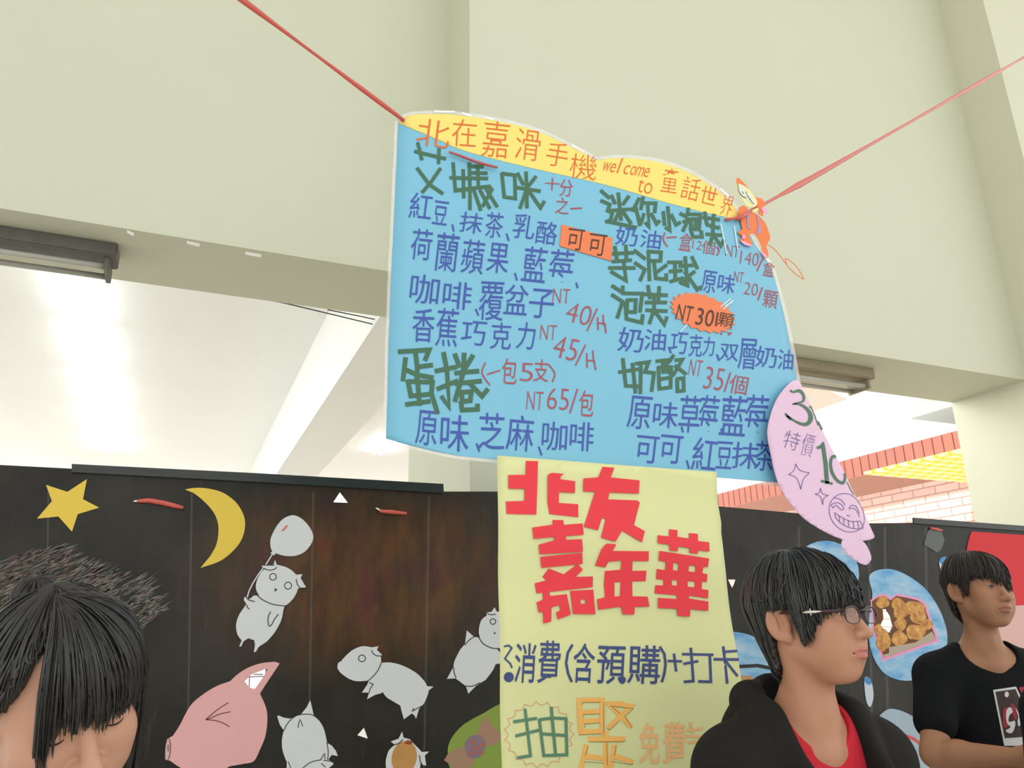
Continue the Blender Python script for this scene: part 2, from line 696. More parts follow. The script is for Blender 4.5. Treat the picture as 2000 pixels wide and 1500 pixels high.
# pale scuffs of the plastic film
sc_ = _ramp(_noise(6, 7, _map(ov, sc=(5.0, 1, 0.5)), 0.7), [(0.6, (0, 0, 0, 1)), (0.85, (0.3, 0.3, 0.3, 1))])
base = _mix(sc_, base, lin(120, 122, 116))
nt.links.new(base, bs.inputs['Base Color'])
bs.inputs['Roughness'].default_value = 0.38
bs.inputs['Specular IOR Level'].default_value = 0.25
bp = nt.nodes.new('ShaderNodeBump')
bp.inputs['Strength'].default_value = 0.25
bp.inputs['Distance'].default_value = 0.01
nt.links.new(_noise(4, 3, _map(ov, sc=(3, 1, 0.6))), bp.inputs['Height'])
nt.links.new(bp.outputs['Normal'], bs.inputs['Normal'])


def zoff(pts):
    return pts


Z1 = lambda p: zz(p, 0.175, 310, 1240)
Z2 = lambda p: zz(p, 0.2267, 620, 1160)
Z3 = lambda p: zz(p, 0.2667, 1660, 1080)
Z4 = lambda p: zz(p, 0.2533, 0, 880)
Z5 = lambda p: zz(p, 0.2133, 440, 980)
Z6 = lambda p: zz(p, 0.155, 1690, 980)
Z8 = lambda p: zz(p, 0.0933, 850, 1360)

ear_hole = Z1([(960, 520), (1040, 440), (1200, 378), (1216, 386), (1160, 480), (1075, 602), (1020, 590)])
tri_a = [(711, 1421), (698, 1436), (719, 1443)]
tri_b = [(664, 961), (651, 981), (680, 982)]
tri_c = [(1422, 1132), (1438, 1132), (1431, 1150)]
white_hole = Z3([(240, 412), (268, 412), (298, 462), (318, 530), (292, 586), (250, 560), (222, 530), (246, 482)])


def zpx(px, z):
    """photo row where height z of the board plane shows in column px"""
    lo, hi = 0.0, 9000.0
    for _ in range(60):
        m_ = (lo + hi) / 2
        if P(px, m_, YBD).z > z:
            lo = m_
        else:
            hi = m_
    return lo


def bpoly(top):
    a, b = top[0], top[-1]
    return top + [(b[0] + 40, 4200), (a[0] + 40, 4200)]


def board(name, top, holes, label):
    loops = [[P(x, y, YBD) for x, y in top]]
    x0, x1 = loops[0][0].x, loops[0][-1].x
    L = loops[0] + [Vector((x1, YBD, 0.0)), Vector((x0, YBD, 0.0))]
    return L


def sheet3(name, loops3, th, m, parent=None):
    tri = tessellate_polygon([[Vector((p.x, p.z, 0)) for p in lp] for lp in loops3])
    flat = [p for lp in loops3 for p in lp]
    bm = bmesh.new()
    vs = [bm.verts.new(p) for p in flat]
    for t in tri:
        bm.faces.new([vs[i] for i in t])
    for f in bm.faces:
        f.normal_update()
        if f.normal.y > 0:
            f.normal_flip()
    r = bmesh.ops.extrude_face_region(bm, geom=bm.faces[:])
    for v in r['geom']:
        if isinstance(v, bmesh.types.BMVert):
            v.co.y += th
    bmesh.ops.recalc_face_normals(bm, faces=bm.faces[:])
    me = bpy.data.meshes.new(name)
    bm.to_mesh(me)
    bm.free()
    return link(name, me, m, parent)


h3 = lambda lp: [P(x, y, YBD) for x, y in lp]
topL = [(-330, 893), (0, 908), (500, 934), (865, 960), (970, 960), (1190, 974)]
topR = [(1192, 974), (1405, 989), (1565, 1003), (1700, 1022), (1785, 1021), (2000, 1034), (2300, 1053)]
rb = thing('display_board', (P(400, 920, YBD).x, YBD, 0), 'black plastic covered board with star, moon and pig cutouts', 'board')
L = board('', topL, [], '')
sheet3('panel', [L, h3(ear_hole), h3(tri_a), h3(tri_b)], 0.006, boardm, rb)
rb2 = thing('display_board', (P(1700, 1020, YBD).x, YBD, 0), 'black plastic covered board behind the two young men', 'board')
L = board('', topR, [], '')
sheet3('panel', [L, h3(white_hole), h3(tri_c)], 0.006, boardm, rb2)
stripm = mat('dark_strip', lin(40, 42, 38), 0.3, 0.5, var=0.5, scale=20, stretch=(1, 1, 10))
for o_, pts in ((rb, [(140, 906), (500, 924), (866, 945), (867, 963), (500, 941), (140, 922)]), (rb2, [(1785, 1011), (2000, 1027), (2300, 1048), (2300, 1057), (2000, 1037), (1786, 1022)])):
    sheet('top_strip', [pts], YBD - 0.012, 0.011, stripm, o_)
# posts that carry the boards from behind
postm = mat('grey_post', lin(90, 90, 88), 0.5)
for o_, xs in ((rb, (P(60, 920, YBD).x, P(560, 930, YBD).x, P(930, 960, YBD).x)), (rb2, (P(1360, 1000, YBD).x, P(1840, 1020, YBD).x, P(2150, 1050, YBD).x))):
    for x in xs:
        box('post', x - 0.02, x + 0.02, YBD + 0.008, YBD + 0.05, 0.0, 1.9, postm, o_, 0.003)
# clear tape seams
tapem = film_mat('clear_tape', 0.93, (0.55, 0.56, 0.54, 1), 0.25)
V, Fc = [], []
for x in (612, 838, 375, 95):
    ribbon([(x, zpx(x, P(x, 930 + (x - 375) * 0.03 + 25, YBD).z)), (x - 6, 1300), (x - 10, 1500), (x - 14, 1700)], 4, V, Fc)
ink('tape_seam', V, Fc, YBD, tapem, rb, lift=0.0010)
V, Fc = [], []
for x in (1560, 1697, 1728, 1808):
    ribbon([(x, 1030), (x + 2, 1200), (x + 6, 1400), (x + 10, 1700)], 5, V, Fc)
ink('tape_seam', V, Fc, YBD, tapem, rb2, lift=0.0010)

# chalk scribble on the left board
poly = [(-60, 1100), (0, 1095), (60, 1075), (130, 1062), (190, 1100), (240, 1120), (295, 1128), (310, 1160), (330, 1178), (322, 1195), (285, 1215), (272, 1236), (255, 1230), (120, 1230), (0, 1250), (-60, 1260)]


def inside(x, y, pg):
    r_ = False
    j = len(pg) - 1
    for i in range(len(pg)):
        if (pg[i][1] > y) != (pg[j][1] > y) and x < (pg[j][0] - pg[i][0]) * (y - pg[i][1]) / (pg[j][1] - pg[i][1]) + pg[i][0]:
            r_ = not r_
        j = i
    return r_


chm = [mat('grey_chalk', lin(128, 126, 116), 0.9), mat('rose_chalk', lin(112, 88, 84), 0.9), mat('dim_chalk', lin(92, 88, 78), 0.9)]
CH = [([], []), ([], []), ([], [])]
for i in range(1500):
    x, y = random.uniform(-60, 330), random.uniform(1060, 1240)
    if not inside(x, y, poly):
        continue
    k = random.choice((0, 0, 1, 2)) if x > 150 else random.choice((0, 1, 1, 2, 2))
    a = math.radians(random.gauss(-27, 7))
    l = random.uniform(8, 22)
    pts = [(x - math.cos(a) * l, y - math.sin(a) * l), (x, y + random.uniform(-1, 1)), (x + math.cos(a) * l, y + math.sin(a) * l)]
    ribbon(pts, [0.6, random.uniform(1.4, 3.0), 0.5], *CH[k])
for k in range(3):
    ink('chalk_drawing', CH[k][0], CH[k][1], YBD, chm[k], rb, lift=0.0011 + 0.0001 * k)

# ------------------------------------------------------------------ cutouts glued on the boards
whitep = mat('white_card', lin(216, 218, 218), 0.8, 0.2, var=0.02, scale=6)
yellowp = mat('yellow_card', lin(229, 198, 86), 0.8, 0.2, var=0.02, scale=6)
pinkp = mat('pink_card', lin(230, 174, 172), 0.8, 0.2, var=0.03, scale=4)
blackink = mat('black_ink', lin(38, 36, 36), 0.7)
YS = YBD - 0.0032


def cut(name, loops, m, label, cat, group=None, Y=YS, th=0.0016):
    o = sheet(name, loops, Y, th, m)
    return tag(o, label, cat, group)


def lines(name, strokes, parent, m=None, wd=1.6, Y=YS, lift=0.0004, bend=None):
    V, Fc = [], []
    for s_ in strokes:
        ribbon(s_, wd, V, Fc)
    return ink(name, V, Fc, Y, m or blackink, parent, bend, lift)


cut('paper_star', [Z4([(670, 220), (640, 375), (765, 440), (600, 490), (555, 625), (450, 508), (285, 525), (400, 390), (355, 265), (520, 318)])], yellowp,
    'yellow five pointed paper star on the black board', 'star')
cut('paper_moon', [Z4(cr([(1425, 300), (1500, 288), (1600, 292), (1720, 325), (1820, 400), (1875, 490), (1890, 570), (1870, 670), (1810, 760), (1700, 850), (1545, 905)], 5, False)
                      + cr([(1620, 815), (1670, 720), (1685, 600), (1665, 510), (1620, 440), (1550, 370), (1490, 325)], 5, False))], yellowp,
    'yellow crescent paper moon on the black board', 'moon')

# goat with balloon
o = cut('goat_cutout', [Z5(cr([(262, 858), (215, 892), (182, 870), (170, 900), (188, 940), (130, 1030), (100, 1120), (110, 1210), (150, 1270)], 5, False) + [(128, 1325), (147, 1325), (165, 1280), (210, 1250), (265, 1267), (272, 1310), (262, 1376), (280, 1375), (305, 1330)]
                       + cr([(380, 1280), (450, 1200), (510, 1090), (530, 1000), (532, 930), (400, 860)], 5, False))], whitep,
        'white paper goat holding a balloon, facing front on the black board', 'cutout', 'white goat cutouts on the left board')
hd = [(330, 585), (440, 580), (455, 530), (470, 575)] + cr([(540, 592), (600, 622), (650, 668)], 4, False) + [(706, 663), (690, 700), (740, 783), (690, 792), (668, 790)] + cr([(655, 830), (615, 895), (540, 952), (430, 935), (330, 880), (282, 800), (290, 720), (330, 645), (360, 618)], 4, False)
sheet('goat_head', [Z5(hd)], YS - 0.0005, 0.0005, whitep, o)
sheet('paper_balloon', [Z5(cr([(620, 123), (700, 155), (770, 230), (805, 310), (790, 380), (730, 455), (650, 493), (560, 497), (480, 478), (430, 455), (412, 380), (425, 310), (480, 210), (540, 150)], 4) )], YS, 0.0016, whitep, o)
sheet('balloon_knot', [Z5([(440, 452), (414, 466), (430, 486), (452, 490), (458, 470)])], YS - 0.0003, 0.0016, whitep, o)
lines('balloon_string', [Z5([(428, 485), (375, 570), (300, 670), (250, 750), (218, 815), (200, 878)])], o, whitep, 2.4)
ST = [Z5(circ(437, 687, 30)) + [Z5([(467, 687)])[0]], Z5(circ(575, 768, 32)) + [Z5([(607, 768)])[0]], Z5([(330, 580), (450, 580)]), Z5([(350, 610), (405, 628), (450, 618), (473, 600)]),
      Z5([(650, 710), (660, 760), (690, 792), (735, 788)]), Z5(cr([(285, 845), (330, 890), (430, 937), (540, 953)], 4, False)), Z5([(190, 870), (215, 900), (268, 914)]), Z5([(192, 940), (205, 970), (220, 984)]),
      Z5(cr([(415, 1008), (392, 1060), (398, 1135), (425, 1125), (445, 1085), (485, 1030)], 4, False)), Z5([(452, 797), (472, 805), (455, 818), (458, 800)])]
lines('ink_lines', ST, o, wd=1.7, lift=0.0010)
sheet('balloon_print', [Z5([(556, 215), (580, 215), (540, 265), (508, 272)])], YS - 0.0002, 0.0001, mat('red_print', lin(214, 120, 100), 0.7), o)

o = cut('goat_cutout', [Z2(cr([(556, 592), (640, 592), (740, 620), (850, 680), (920, 750), (945, 795)], 4, False) + [(1000, 798), (960, 830), (950, 870)] + cr([(950, 870), (920, 940), (875, 990)], 4, False)
                           + [(850, 1076), (835, 1045), (812, 1030), (745, 1080), (728, 1020), (714, 962), (600, 895), (565, 853), (500, 868), (428, 907), (445, 850), (384, 850), (430, 780), (446, 740), (500, 650)])], whitep,
        'white paper goat in side view walking left, below the rusty shading', 'cutout', 'white goat cutouts on the left board')
hd = [(175, 600), (205, 575)] + cr([(205, 575), (280, 500), (340, 465), (400, 450), (470, 460)], 4, False) + [(527, 450), (512, 482), (557, 525), (546, 537)] + cr([(550, 590), (520, 660), (470, 720), (440, 745), (340, 752), (270, 730), (200, 680), (172, 640)], 4, False)
sheet('goat_head', [Z2(hd)], YS - 0.0005, 0.0005, whitep, o)
lines('ink_lines', [Z2(circ(384, 555, 29)) + [Z2([(413, 555)])[0]], Z2([(466, 485), (480, 515), (510, 534), (550, 535)]), Z2(cr([(551, 590), (520, 660), (470, 720), (440, 745)], 4, False)), Z2([(448, 764), (480, 778), (455, 815), (445, 850)]),
                    Z2([(555, 855), (565, 850)]), Z2([(815, 1010), (835, 1000), (900, 965)]), Z2([(822, 1010), (828, 985)]), Z2([(197, 578), (208, 574)])], o, wd=1.7, lift=0.0010)

o = cut('goat_cutout', [Z2(cr([(1385, 375), (1350, 370)], 2, False) + [(1287, 315), (1272, 430)] + cr([(1230, 480), (1185, 570), (1170, 632)], 4, False) + [(1116, 732), (1190, 727)] + cr([(1200, 735), (1280, 795)], 3, False) + [(1300, 860), (1368, 790)]
                           + cr([(1450, 740), (1510, 660), (1535, 605)], 4, False) + [(1580, 598), (1600, 540), (1545, 470), (1480, 380)])], whitep,
        'white paper goat half hidden behind the yellow banner', 'cutout', 'white goat cutouts on the left board')
hd = [(1450, 158), (1500, 154), (1526, 115), (1545, 152)] + cr([(1600, 160), (1680, 220), (1700, 330), (1650, 430), (1560, 470), (1480, 450), (1410, 390), (1390, 320), (1410, 230), (1460, 185)], 4, False)
sheet('goat_head', [Z2(hd)], YS - 0.0005, 0.0005, whitep, o)
lines('ink_lines', [Z2(circ(1512, 238, 24)) + [Z2([(1536, 238)])[0]], Z2([(1452, 160), (1490, 180), (1535, 175)]), Z2(cr([(1388, 370), (1430, 430), (1500, 465), (1560, 470)], 4, False)), Z2([(1520, 332), (1534, 338), (1522, 345)]),
                    Z2(cr([(1355, 368), (1310, 395), (1270, 440)], 4, False)), Z2([(1172, 630), (1178, 680), (1195, 722)]), Z2(cr([(1280, 793), (1330, 796), (1400, 765)], 4, False))], o, wd=1.7, lift=0.0010)

o = cut('goat_cutout', [Z1([(1692, 730), (1708, 800), (1730, 895)] + cr([(1760, 915), (1840, 1040), (1880, 1205)], 4, False) + [(1930, 1235), (1975, 1290), (2000, 1352), (1930, 1340), (1895, 1390), (1955, 1440), (1900, 1485), (1880, 1700), (1420, 1700), (1430, 1430)]
                           + cr([(1430, 1420), (1385, 1300), (1375, 1180), (1395, 1065)], 4, False) + [(1350, 1000), (1322, 905), (1340, 900), (1400, 925), (1470, 935)] + cr([(1520, 910), (1590, 885)], 3, False) + [(1650, 810)])], whitep,
        'white paper goat seen from behind, right of the pink pig head', 'cutout', 'white goat cutouts on the left board')
lines('ink_lines', [Z1(cr([(1393, 1075), (1440, 985), (1520, 910), (1620, 885), (1720, 895), (1800, 960)], 4, False)), Z1([(1556, 1035), (1562, 985), (1580, 945), (1608, 1020)]), Z1(cr([(1875, 1200), (1892, 1300), (1885, 1395)], 3, False)),
                    Z1([(1808, 1395), (1835, 1345), (1852, 1325), (1858, 1385)]), Z1(cr([(1610, 1485), (1700, 1420), (1810, 1395)], 4, False)), Z1([(1840, 1400), (1955, 1415)]), Z1([(1815, 1435), (1860, 1475)]), Z1([(1445, 1415), (1475, 1490)])], o, wd=1.7)

o = cut('goat_cutout', [Z2([(730, 1185), (742, 1238), (795, 1252), (840, 1300)] + cr([(840, 1300), (875, 1335), (900, 1362)], 3, False) + [(962, 1358), (925, 1392), (937, 1478), (905, 1475), (890, 1450), (870, 1620), (600, 1620), (588, 1450)]
                           + cr([(590, 1430), (615, 1350), (668, 1300)], 3, False) + [(632, 1272), (700, 1247)])], whitep,
        'white paper goat with a brown potato face at the lower picture edge', 'cutout', 'white goat cutouts on the left board')
pot = mat('potato_print', lin(192, 142, 78), 0.8, var=0.25, scale=14)
sheet('potato_face', [Z2(circ(748, 1410, 108, 145, rot=12))], YS - 0.0006, 0.0005, pot, o)
lines('ink_lines', [Z2([(660, 1300), (700, 1290), (735, 1255)]), Z2([(880, 1390), (885, 1440), (905, 1475)])], o, wd=1.7, lift=0.0012)
sheet('red_tuft', [Z2([(748, 1290), (775, 1258), (830, 1275), (800, 1300)])], YS - 0.0008, 0.0005, mat('red_brown_print', lin(150, 70, 48), 0.8), o)

# pig head
pig = [(1350, 320), (1310, 302)] + cr([(1290, 300), (1150, 315), (1000, 365), (880, 440), (800, 515)], 4, False) + cr([(760, 530), (650, 570), (500, 660), (370, 770), (300, 880), (240, 1000), (160, 1125)], 4, False) \
    + [(100, 1160)] + cr([(95, 1165), (75, 1260), (72, 1390)], 3, False) + [(125, 1405)] + cr([(135, 1410), (240, 1480), (400, 1530), (600, 1535)], 4, False) + [(700, 1520), (790, 1468)] \
    + cr([(800, 1465), (940, 1440), (1060, 1410), (1130, 1280), (1190, 1130), (1212, 960), (1200, 820), (1130, 655)], 4, False) + [(1190, 560), (1270, 440)]
o = cut('pig_cutout', [Z1(pig), ear_hole], pinkp, 'pink paper pig head with a cut open ear', 'cutout')
lines('ink_lines', [Z1(cr([(775, 757), (650, 840), (525, 945)], 4, False)), Z1(cr([(800, 858), (680, 885), (590, 925), (525, 945)], 4, False)), Z1(cr([(525, 945), (640, 958), (720, 985), (790, 1025)], 4, False)),
                    Z1(cr([(115, 1158), (132, 1230), (125, 1330), (105, 1392)], 4, False))], o, mat('maroon_ink', lin(100, 40, 45), 0.7), 1.7)
sheet('snout', [Z1(cr([(112, 1170), (127, 1240), (120, 1330), (100, 1385), (80, 1370), (82, 1280)], 3))], YS - 0.0003, 0.0002, mat('pale_pink_card', lin(212, 182, 176), 0.8), o)
sheet('nostril', [Z1(circ(106, 1262, 14, 42))], YS - 0.0008, 0.0002, mat('mauve_card', lin(160, 125, 130), 0.8), o)
# window bars seen through the ear
lines('ear_slats', [Z1([(1005, 470), (1165, 462)]), Z1([(1060, 440), (1165, 440)]), Z1([(1012, 470), (1010, 590)])], o, mat('dark_slat', lin(70, 40, 44), 0.6), 2.0, lift=-0.0008)

# green candy
o = cut('candy_cutout', [Z8(cr([(1700, 0), (1350, 165), (1200, 240), (1000, 360), (800, 465), (600, 590), (450, 730), (330, 900), (270, 1060), (265, 1200)], 4, False) + [(200, 1330), (270, 1390), (330, 1560)] + cr([(380, 1660), (640, 1950), (1000, 2120), (1500, 2060), (2000, 1760), (2350, 1250), (2420, 700), (2250, 200), (1950, -20)], 4, False))],
        mat('green_card', lin(140, 160, 74), 0.8, 0.2, var=0.03), 'green rounded paper shape with a candy on it, half behind the yellow banner', 'cutout')
cw = mat('candy_wrapper_paper', lin(168, 130, 104), 0.8)
sheet('candy_wrapper', [Z8([(1070, 420), (990, 490), (930, 620), (875, 800), (1010, 980), (1130, 1050), (1300, 980), (1420, 880), (1400, 790), (1230, 650), (1120, 510)])], YS - 0.0004, 0.0003, cw, o)
sheet('candy_wrapper', [Z8([(180, 1335), (300, 1180), (450, 1095), (630, 1050), (760, 1200), (820, 1340), (760, 1500), (700, 1700), (420, 1600), (330, 1440)])], YS - 0.0004, 0.0003, cw, o)
sheet('candy_ball', [Z8(circ(835, 1052, 215, 252, rot=15))], YS - 0.0008, 0.0003, mat('mauve_paper', lin(138, 116, 128), 0.8, var=0.06), o)
V, Fc = [], []
for x, y in ((805, 955), (972, 1018), (848, 1078), (748, 1185), (938, 1180)):
    b0 = len(V)
    V += [Vector(p) for p in Z8(circ(x, y, 46, 46, 14))]
    Fc.append(tuple(range(b0, b0 + 14)))
ink('red_dots', V, Fc, YS, mat('red_dot_ink', lin(186, 96, 80), 0.8), o, lift=0.0012)

# right board
skyp = bpy.data.materials.new('blue_crayon_paper')
skyp.use_nodes = True
nt = skyp.node_tree
bs = nt.nodes['Principled BSDF']
tc = nt.nodes.new('ShaderNodeTexCoord')
cres = _ramp(_noise(5, 6, _map(tc.outputs['Object'], rot=(0, 0.6, 0), sc=(1, 1, 2.6))), [(0.33, lin(86, 150, 200)), (0.5, lin(138, 182, 212)), (0.68, lin(186, 202, 214))])
nt.links.new(cres, bs.inputs['Base Color'])
bs.inputs['Roughness'].default_value = 0.8
o = cut('bubble_cutout', [Z3(cr([(140, 180), (180, 135), (250, 118), (330, 125), (430, 170), (540, 250), (620, 350), (680, 470), (713, 600), (700, 720), (640, 830), (575, 895), (480, 928), (400, 935), (310, 915), (240, 870), (185, 790), (150, 690), (135, 560), (150, 420), (165, 300)], 4)), white_hole], skyp,
        'blue crayoned paper oval with a photo of fried snacks', 'cutout')
prt = mat('pink_paper_edge', lin(232, 150, 190), 0.8)
phot = [(150, 345), (200, 312), (250, 296), (298, 330), (340, 298), (420, 312), (500, 330), (552, 362), (655, 645), (240, 795), (165, 560)]
phin = [(160, 355), (205, 325), (250, 312), (298, 348), (340, 314), (418, 328), (492, 345), (538, 372), (632, 634), (250, 768), (180, 560)]
sheet('pink_border', [Z3(phot), white_hole], YS - 0.0004, 0.0003, prt, o)
fry = bpy.data.materials.new('fried_snack_print')
fry.use_nodes = True
nt = fry.node_tree
bs = nt.nodes['Principled BSDF']
tc = nt.nodes.new('ShaderNodeTexCoord')
n_ = _noise(26, 6, tc.outputs['Object'], 0.65)
nt.links.new(_ramp(n_, [(0.3, lin(138, 84, 32)), (0.5, lin(196, 136, 62)), (0.7, lin(224, 178, 100))]), bs.inputs['Base Color'])
bs.inputs['Roughness'].default_value = 0.6
fryd = mat('photo_shadow_print', lin(104, 62, 26), 0.7, var=0.2, scale=20)
sheet('photo', [Z3(phin), white_hole], YS - 0.0008, 0.0003, fryd, o)
for i, (x, y, rx, ry, ro) in enumerate(((240, 360, 48, 44, 0), (350, 372, 50, 42, 0), (360, 430, 72, 50, 20), (470, 405, 82, 52, 40), (372, 520, 45, 48, 0), (505, 465, 60, 60, 0), (245, 640, 52, 78, -15), (360, 625, 58, 55, 0), (480, 580, 72, 58, -10), (560, 525, 45, 42, 0), (208, 560, 30, 40, 0))):
    pts = [(x + rx * (1 + 0.09 * math.sin(3 * a + i)) * math.cos(a + math.radians(ro)), y + ry * (1 + 0.09 * math.sin(4 * a + 2 * i)) * math.sin(a + math.radians(ro))) for a in [2 * math.pi * k / 26 for k in range(26)]]
    pts = [p for p in pts]
    loops = [Z3(pts)]
    if i in (2, 4):
        pts = [(max(p[0], 322), p[1]) for p in pts]
        loops = [Z3(pts)]
    sheet('printed_snack', loops, YS - 0.0012 - 0.0001 * i, 0.0001, fry, o)
sheet('printed_tray', [Z3([(285, 690), (480, 655), (600, 575), (632, 634), (250, 768), (245, 745), (285, 735)])], YS - 0.0026, 0.0002, mat('grey_tray_print', lin(176, 160, 140), 0.7), o)

for k, (pts, lab) in enumerate((([(655, 60), (690, 28), (730, 55), (728, 130), (702, 205), (670, 140)], 'blue and white paper drop beside the hair of the man in the black tee'),
                                ([(106, 935), (130, 907), (160, 950), (173, 1050), (150, 1128), (120, 1080)], 'slim blue paper drop below the chin of the man with glasses'))):
    o = cut('drop_cutout', [Z3(cr(pts, 4))], mat('pale_drop_paper', lin(196, 202, 210), 0.8), lab, 'cutout', 'paper drops on the right board')
    top = [p for p in pts if p[1] < (90 if k == 0 else 980)]
    sheet('blue_tip', [Z3(cr(top + [((pts[0][0] + pts[2][0]) / 2 + 2, pts[0][1] + (38 if k == 0 else 30))], 3))], YS - 0.0004, 0.0003, mat('drop_blue', lin(74, 138, 196), 0.8), o)
o = cut('bubble_cutout', [[(1380, 1262)] + cr([(1400, 1240), (1433, 1234), (1475, 1245), (1500, 1275), (1520, 1320)], 4, False) + [(1520, 1400), (1380, 1400)]], skyp, 'blue crayoned paper shape between the yellow banner and the man with glasses', 'cutout')
lines('ink_lines', [[(1380, 1302), (1440, 1302), (1480, 1300), (1520, 1308)]], o, wd=7)
sheet('tan_patch', [[(1380, 1318), (1470, 1320), (1480, 1400), (1380, 1400)]], YS - 0.0004, 0.0003, mat('tan_paper', lin(184, 140, 96), 0.8), o)
o = cut('bubble_cutout', [Z3(cr([(190, 1290), (205, 1210), (275, 1147), (350, 1148), (440, 1185), (540, 1260), (600, 1400), (590, 1560), (520, 1640), (280, 1640), (210, 1480)], 4))], mat('grey_blue_paper', lin(162, 178, 190), 0.8, var=0.12, scale=5),
        'grey blue paper oval with a red arc at the lower picture edge', 'cutout')
lines('red_arc', [Z3(cr([(200, 1430), (245, 1395), (310, 1352), (380, 1336), (440, 1350), (500, 1385), (560, 1450)], 4, False))], o, mat('red_marker', lin(204, 84, 84), 0.7), 6.5)
o = cut('bubble_cutout', [circ(1612, 1122, 66, 66)], skyp, 'blue paper disc peeking out above the hair of the man with glasses', 'cutout')
o = cut('cap_cutout', [cr([(1898, 1038), (1892, 1055), (1887, 1090), (1890, 1150), (1905, 1230)], 4, False) + [(1960, 1260), (2250, 1330), (2250, 1062), (2000, 1045)]], mat('red_card', lin(206, 62, 66), 0.75, 0.2, var=0.08, scale=4),
        'big red paper shape behind the man in the black tee', 'cutout')
sheet('pink_face', [cr([(1945, 1215), (1985, 1183), (2040, 1195), (2120, 1240), (2130, 1330), (2050, 1360), (1950, 1330)], 4)], YS - 0.0005, 0.0005, mat('pale_rose_card', lin(214, 172, 164), 0.8), o)
o = cut('grey_patch', [Z6([(780, 385), (820, 345), (960, 372), (1000, 480), (960, 600), (900, 640), (740, 540)])], mat('grey_film', lin(84, 87, 82), 0.5), 'dull grey patch on the board above the blue drop', 'patch')

# red ribbon ties on the boards
ribm = mat('red_plastic_ribbon', lin(206, 92, 78), 0.35, 0.5, var=0.12, scale=30, stretch=(1, 1, 1))
ribw = mat('white_ribbon_tip', lin(238, 224, 220), 0.3)  # white tips of the ribbon ties, their own colour


def tie(pts, r, label, tip=None):
    p3 = [P(x, y, YBD - 0.006) for x, y in pts]
    n = len(p3)
    o = tube('ribbon_tie', [(p3, [r * (0.7 if i in (0, n - 1) else 1) for i in range(n)])], ribm, None, 8)
    tag(o, label, 'ribbon', 'red ribbon ties on the boards')
    if tip:
        tube('ribbon_end', [([P(x, y, YBD - 0.006) for x, y in tip], [0.002, 0.004, 0.003])], ribw, o, 8)


tie(Z4([(1065, 388), (1150, 385), (1250, 402), (1340, 425), (1412, 442)]), 0.009, 'red ribbon tie between the star and the moon', Z4([(1030, 391), (1045, 390), (1068, 388)]))
tie([(742, 998), (765, 1000), (794, 1003)], 0.009, 'short red ribbon tie left of the yellow banner', [(734, 992), (738, 994), (744, 998)])
tie(Z6([(818, 330), (890, 345), (968, 362)]), 0.008, 'short red ribbon tie on the top strip above the grey patch')

# ================================================================== hanging menu poster
YP = 1.68


def pbend(x, z):
    u = (x - 0.4) / 1.1
    v = (z - 1.9) / 0.85
    return 0.012 * math.sin(u * 4.2 + 0.6) * (0.5 + v * 0.5) + 0.006 * math.sin(v * 5 + u * 2)


bluep = mat('sky_blue_poster_paper', lin(126, 192, 219), 0.45, 0.35, var=0.03, scale=2.5, coat=0.1)
bandp = mat('amber_poster_paper', lin(252, 224, 120), 0.45, 0.35, var=0.03, scale=3, coat=0.1)
film = film_mat('clear_plastic_film', 0.72, (0.93, 0.95, 0.92, 1), 0.15)
ZA = lambda p: zz(p, 0.22, 740, 200)
ZB = lambda p: zz(p, 0.22, 1140, 290)
ZD = lambda p: zz(p, 0.26, 740, 520)
ZE = lambda p: zz(p, 0.26667, 1160, 550)

topc = cr([(778, 238), (800, 224), (850, 219), (905, 221), (960, 229), (1010, 239), (1060, 255), (1110, 280), (1150, 302), (1166, 312)], 4, False) + cr([(1170, 312), (1200, 308), (1250, 311), (1300, 322), (1345, 340), (1390, 368), (1425, 398), (1444, 430)], 4, False)
rightc = cr([(1470, 480), (1500, 525), (1515, 575), (1528, 630), (1540, 690), (1549, 735), (1562, 800), (1572, 870), (1578, 945)], 3, False)
botc = [(1515, 942), (1400, 932), (1250, 918), (1100, 905), (975, 896), (900, 889), (850, 880), (800, 868), (755, 856)]
leftc = [(758, 780), (762, 640), (768, 480), (774, 330)]
poster = thing('menu_poster', P(1150, 600, YP), 'sky blue hand lettered menu poster with a yellow wavy top, hung from red ribbon', 'poster')
sheet('poster_sheet', [topc + rightc + botc + leftc], YP, 0.0015, bluep, poster, pbend, 0.05, True)
bandlow = cr([(1440, 432), (1400, 424), (1350, 412), (1300, 398), (1250, 382), (1200, 366), (1150, 352), (1100, 340), (1050, 328), (1000, 316), (950, 303), (900, 289), (850, 268), (815, 254), (781, 240)], 3, False)
sheet('yellow_band', [topc + bandlow], YP - 0.0008, 0.0004, bandp, poster, pbend, 0.05, True)
cx_, cy_ = 1150, 600
outl = topc + rightc + botc + leftc


def grow(pts, d):
    out = []
    n = len(pts)
    for i in range(n):
        a, b = Vector(pts[i - 1]), Vector(pts[(i + 1) % n])
        t = (b - a)
        t = t.normalized() if t.length > 1e-6 else Vector((1, 0))
        out.append((pts[i][0] + t.y * d, pts[i][1] - t.x * d))
    return out


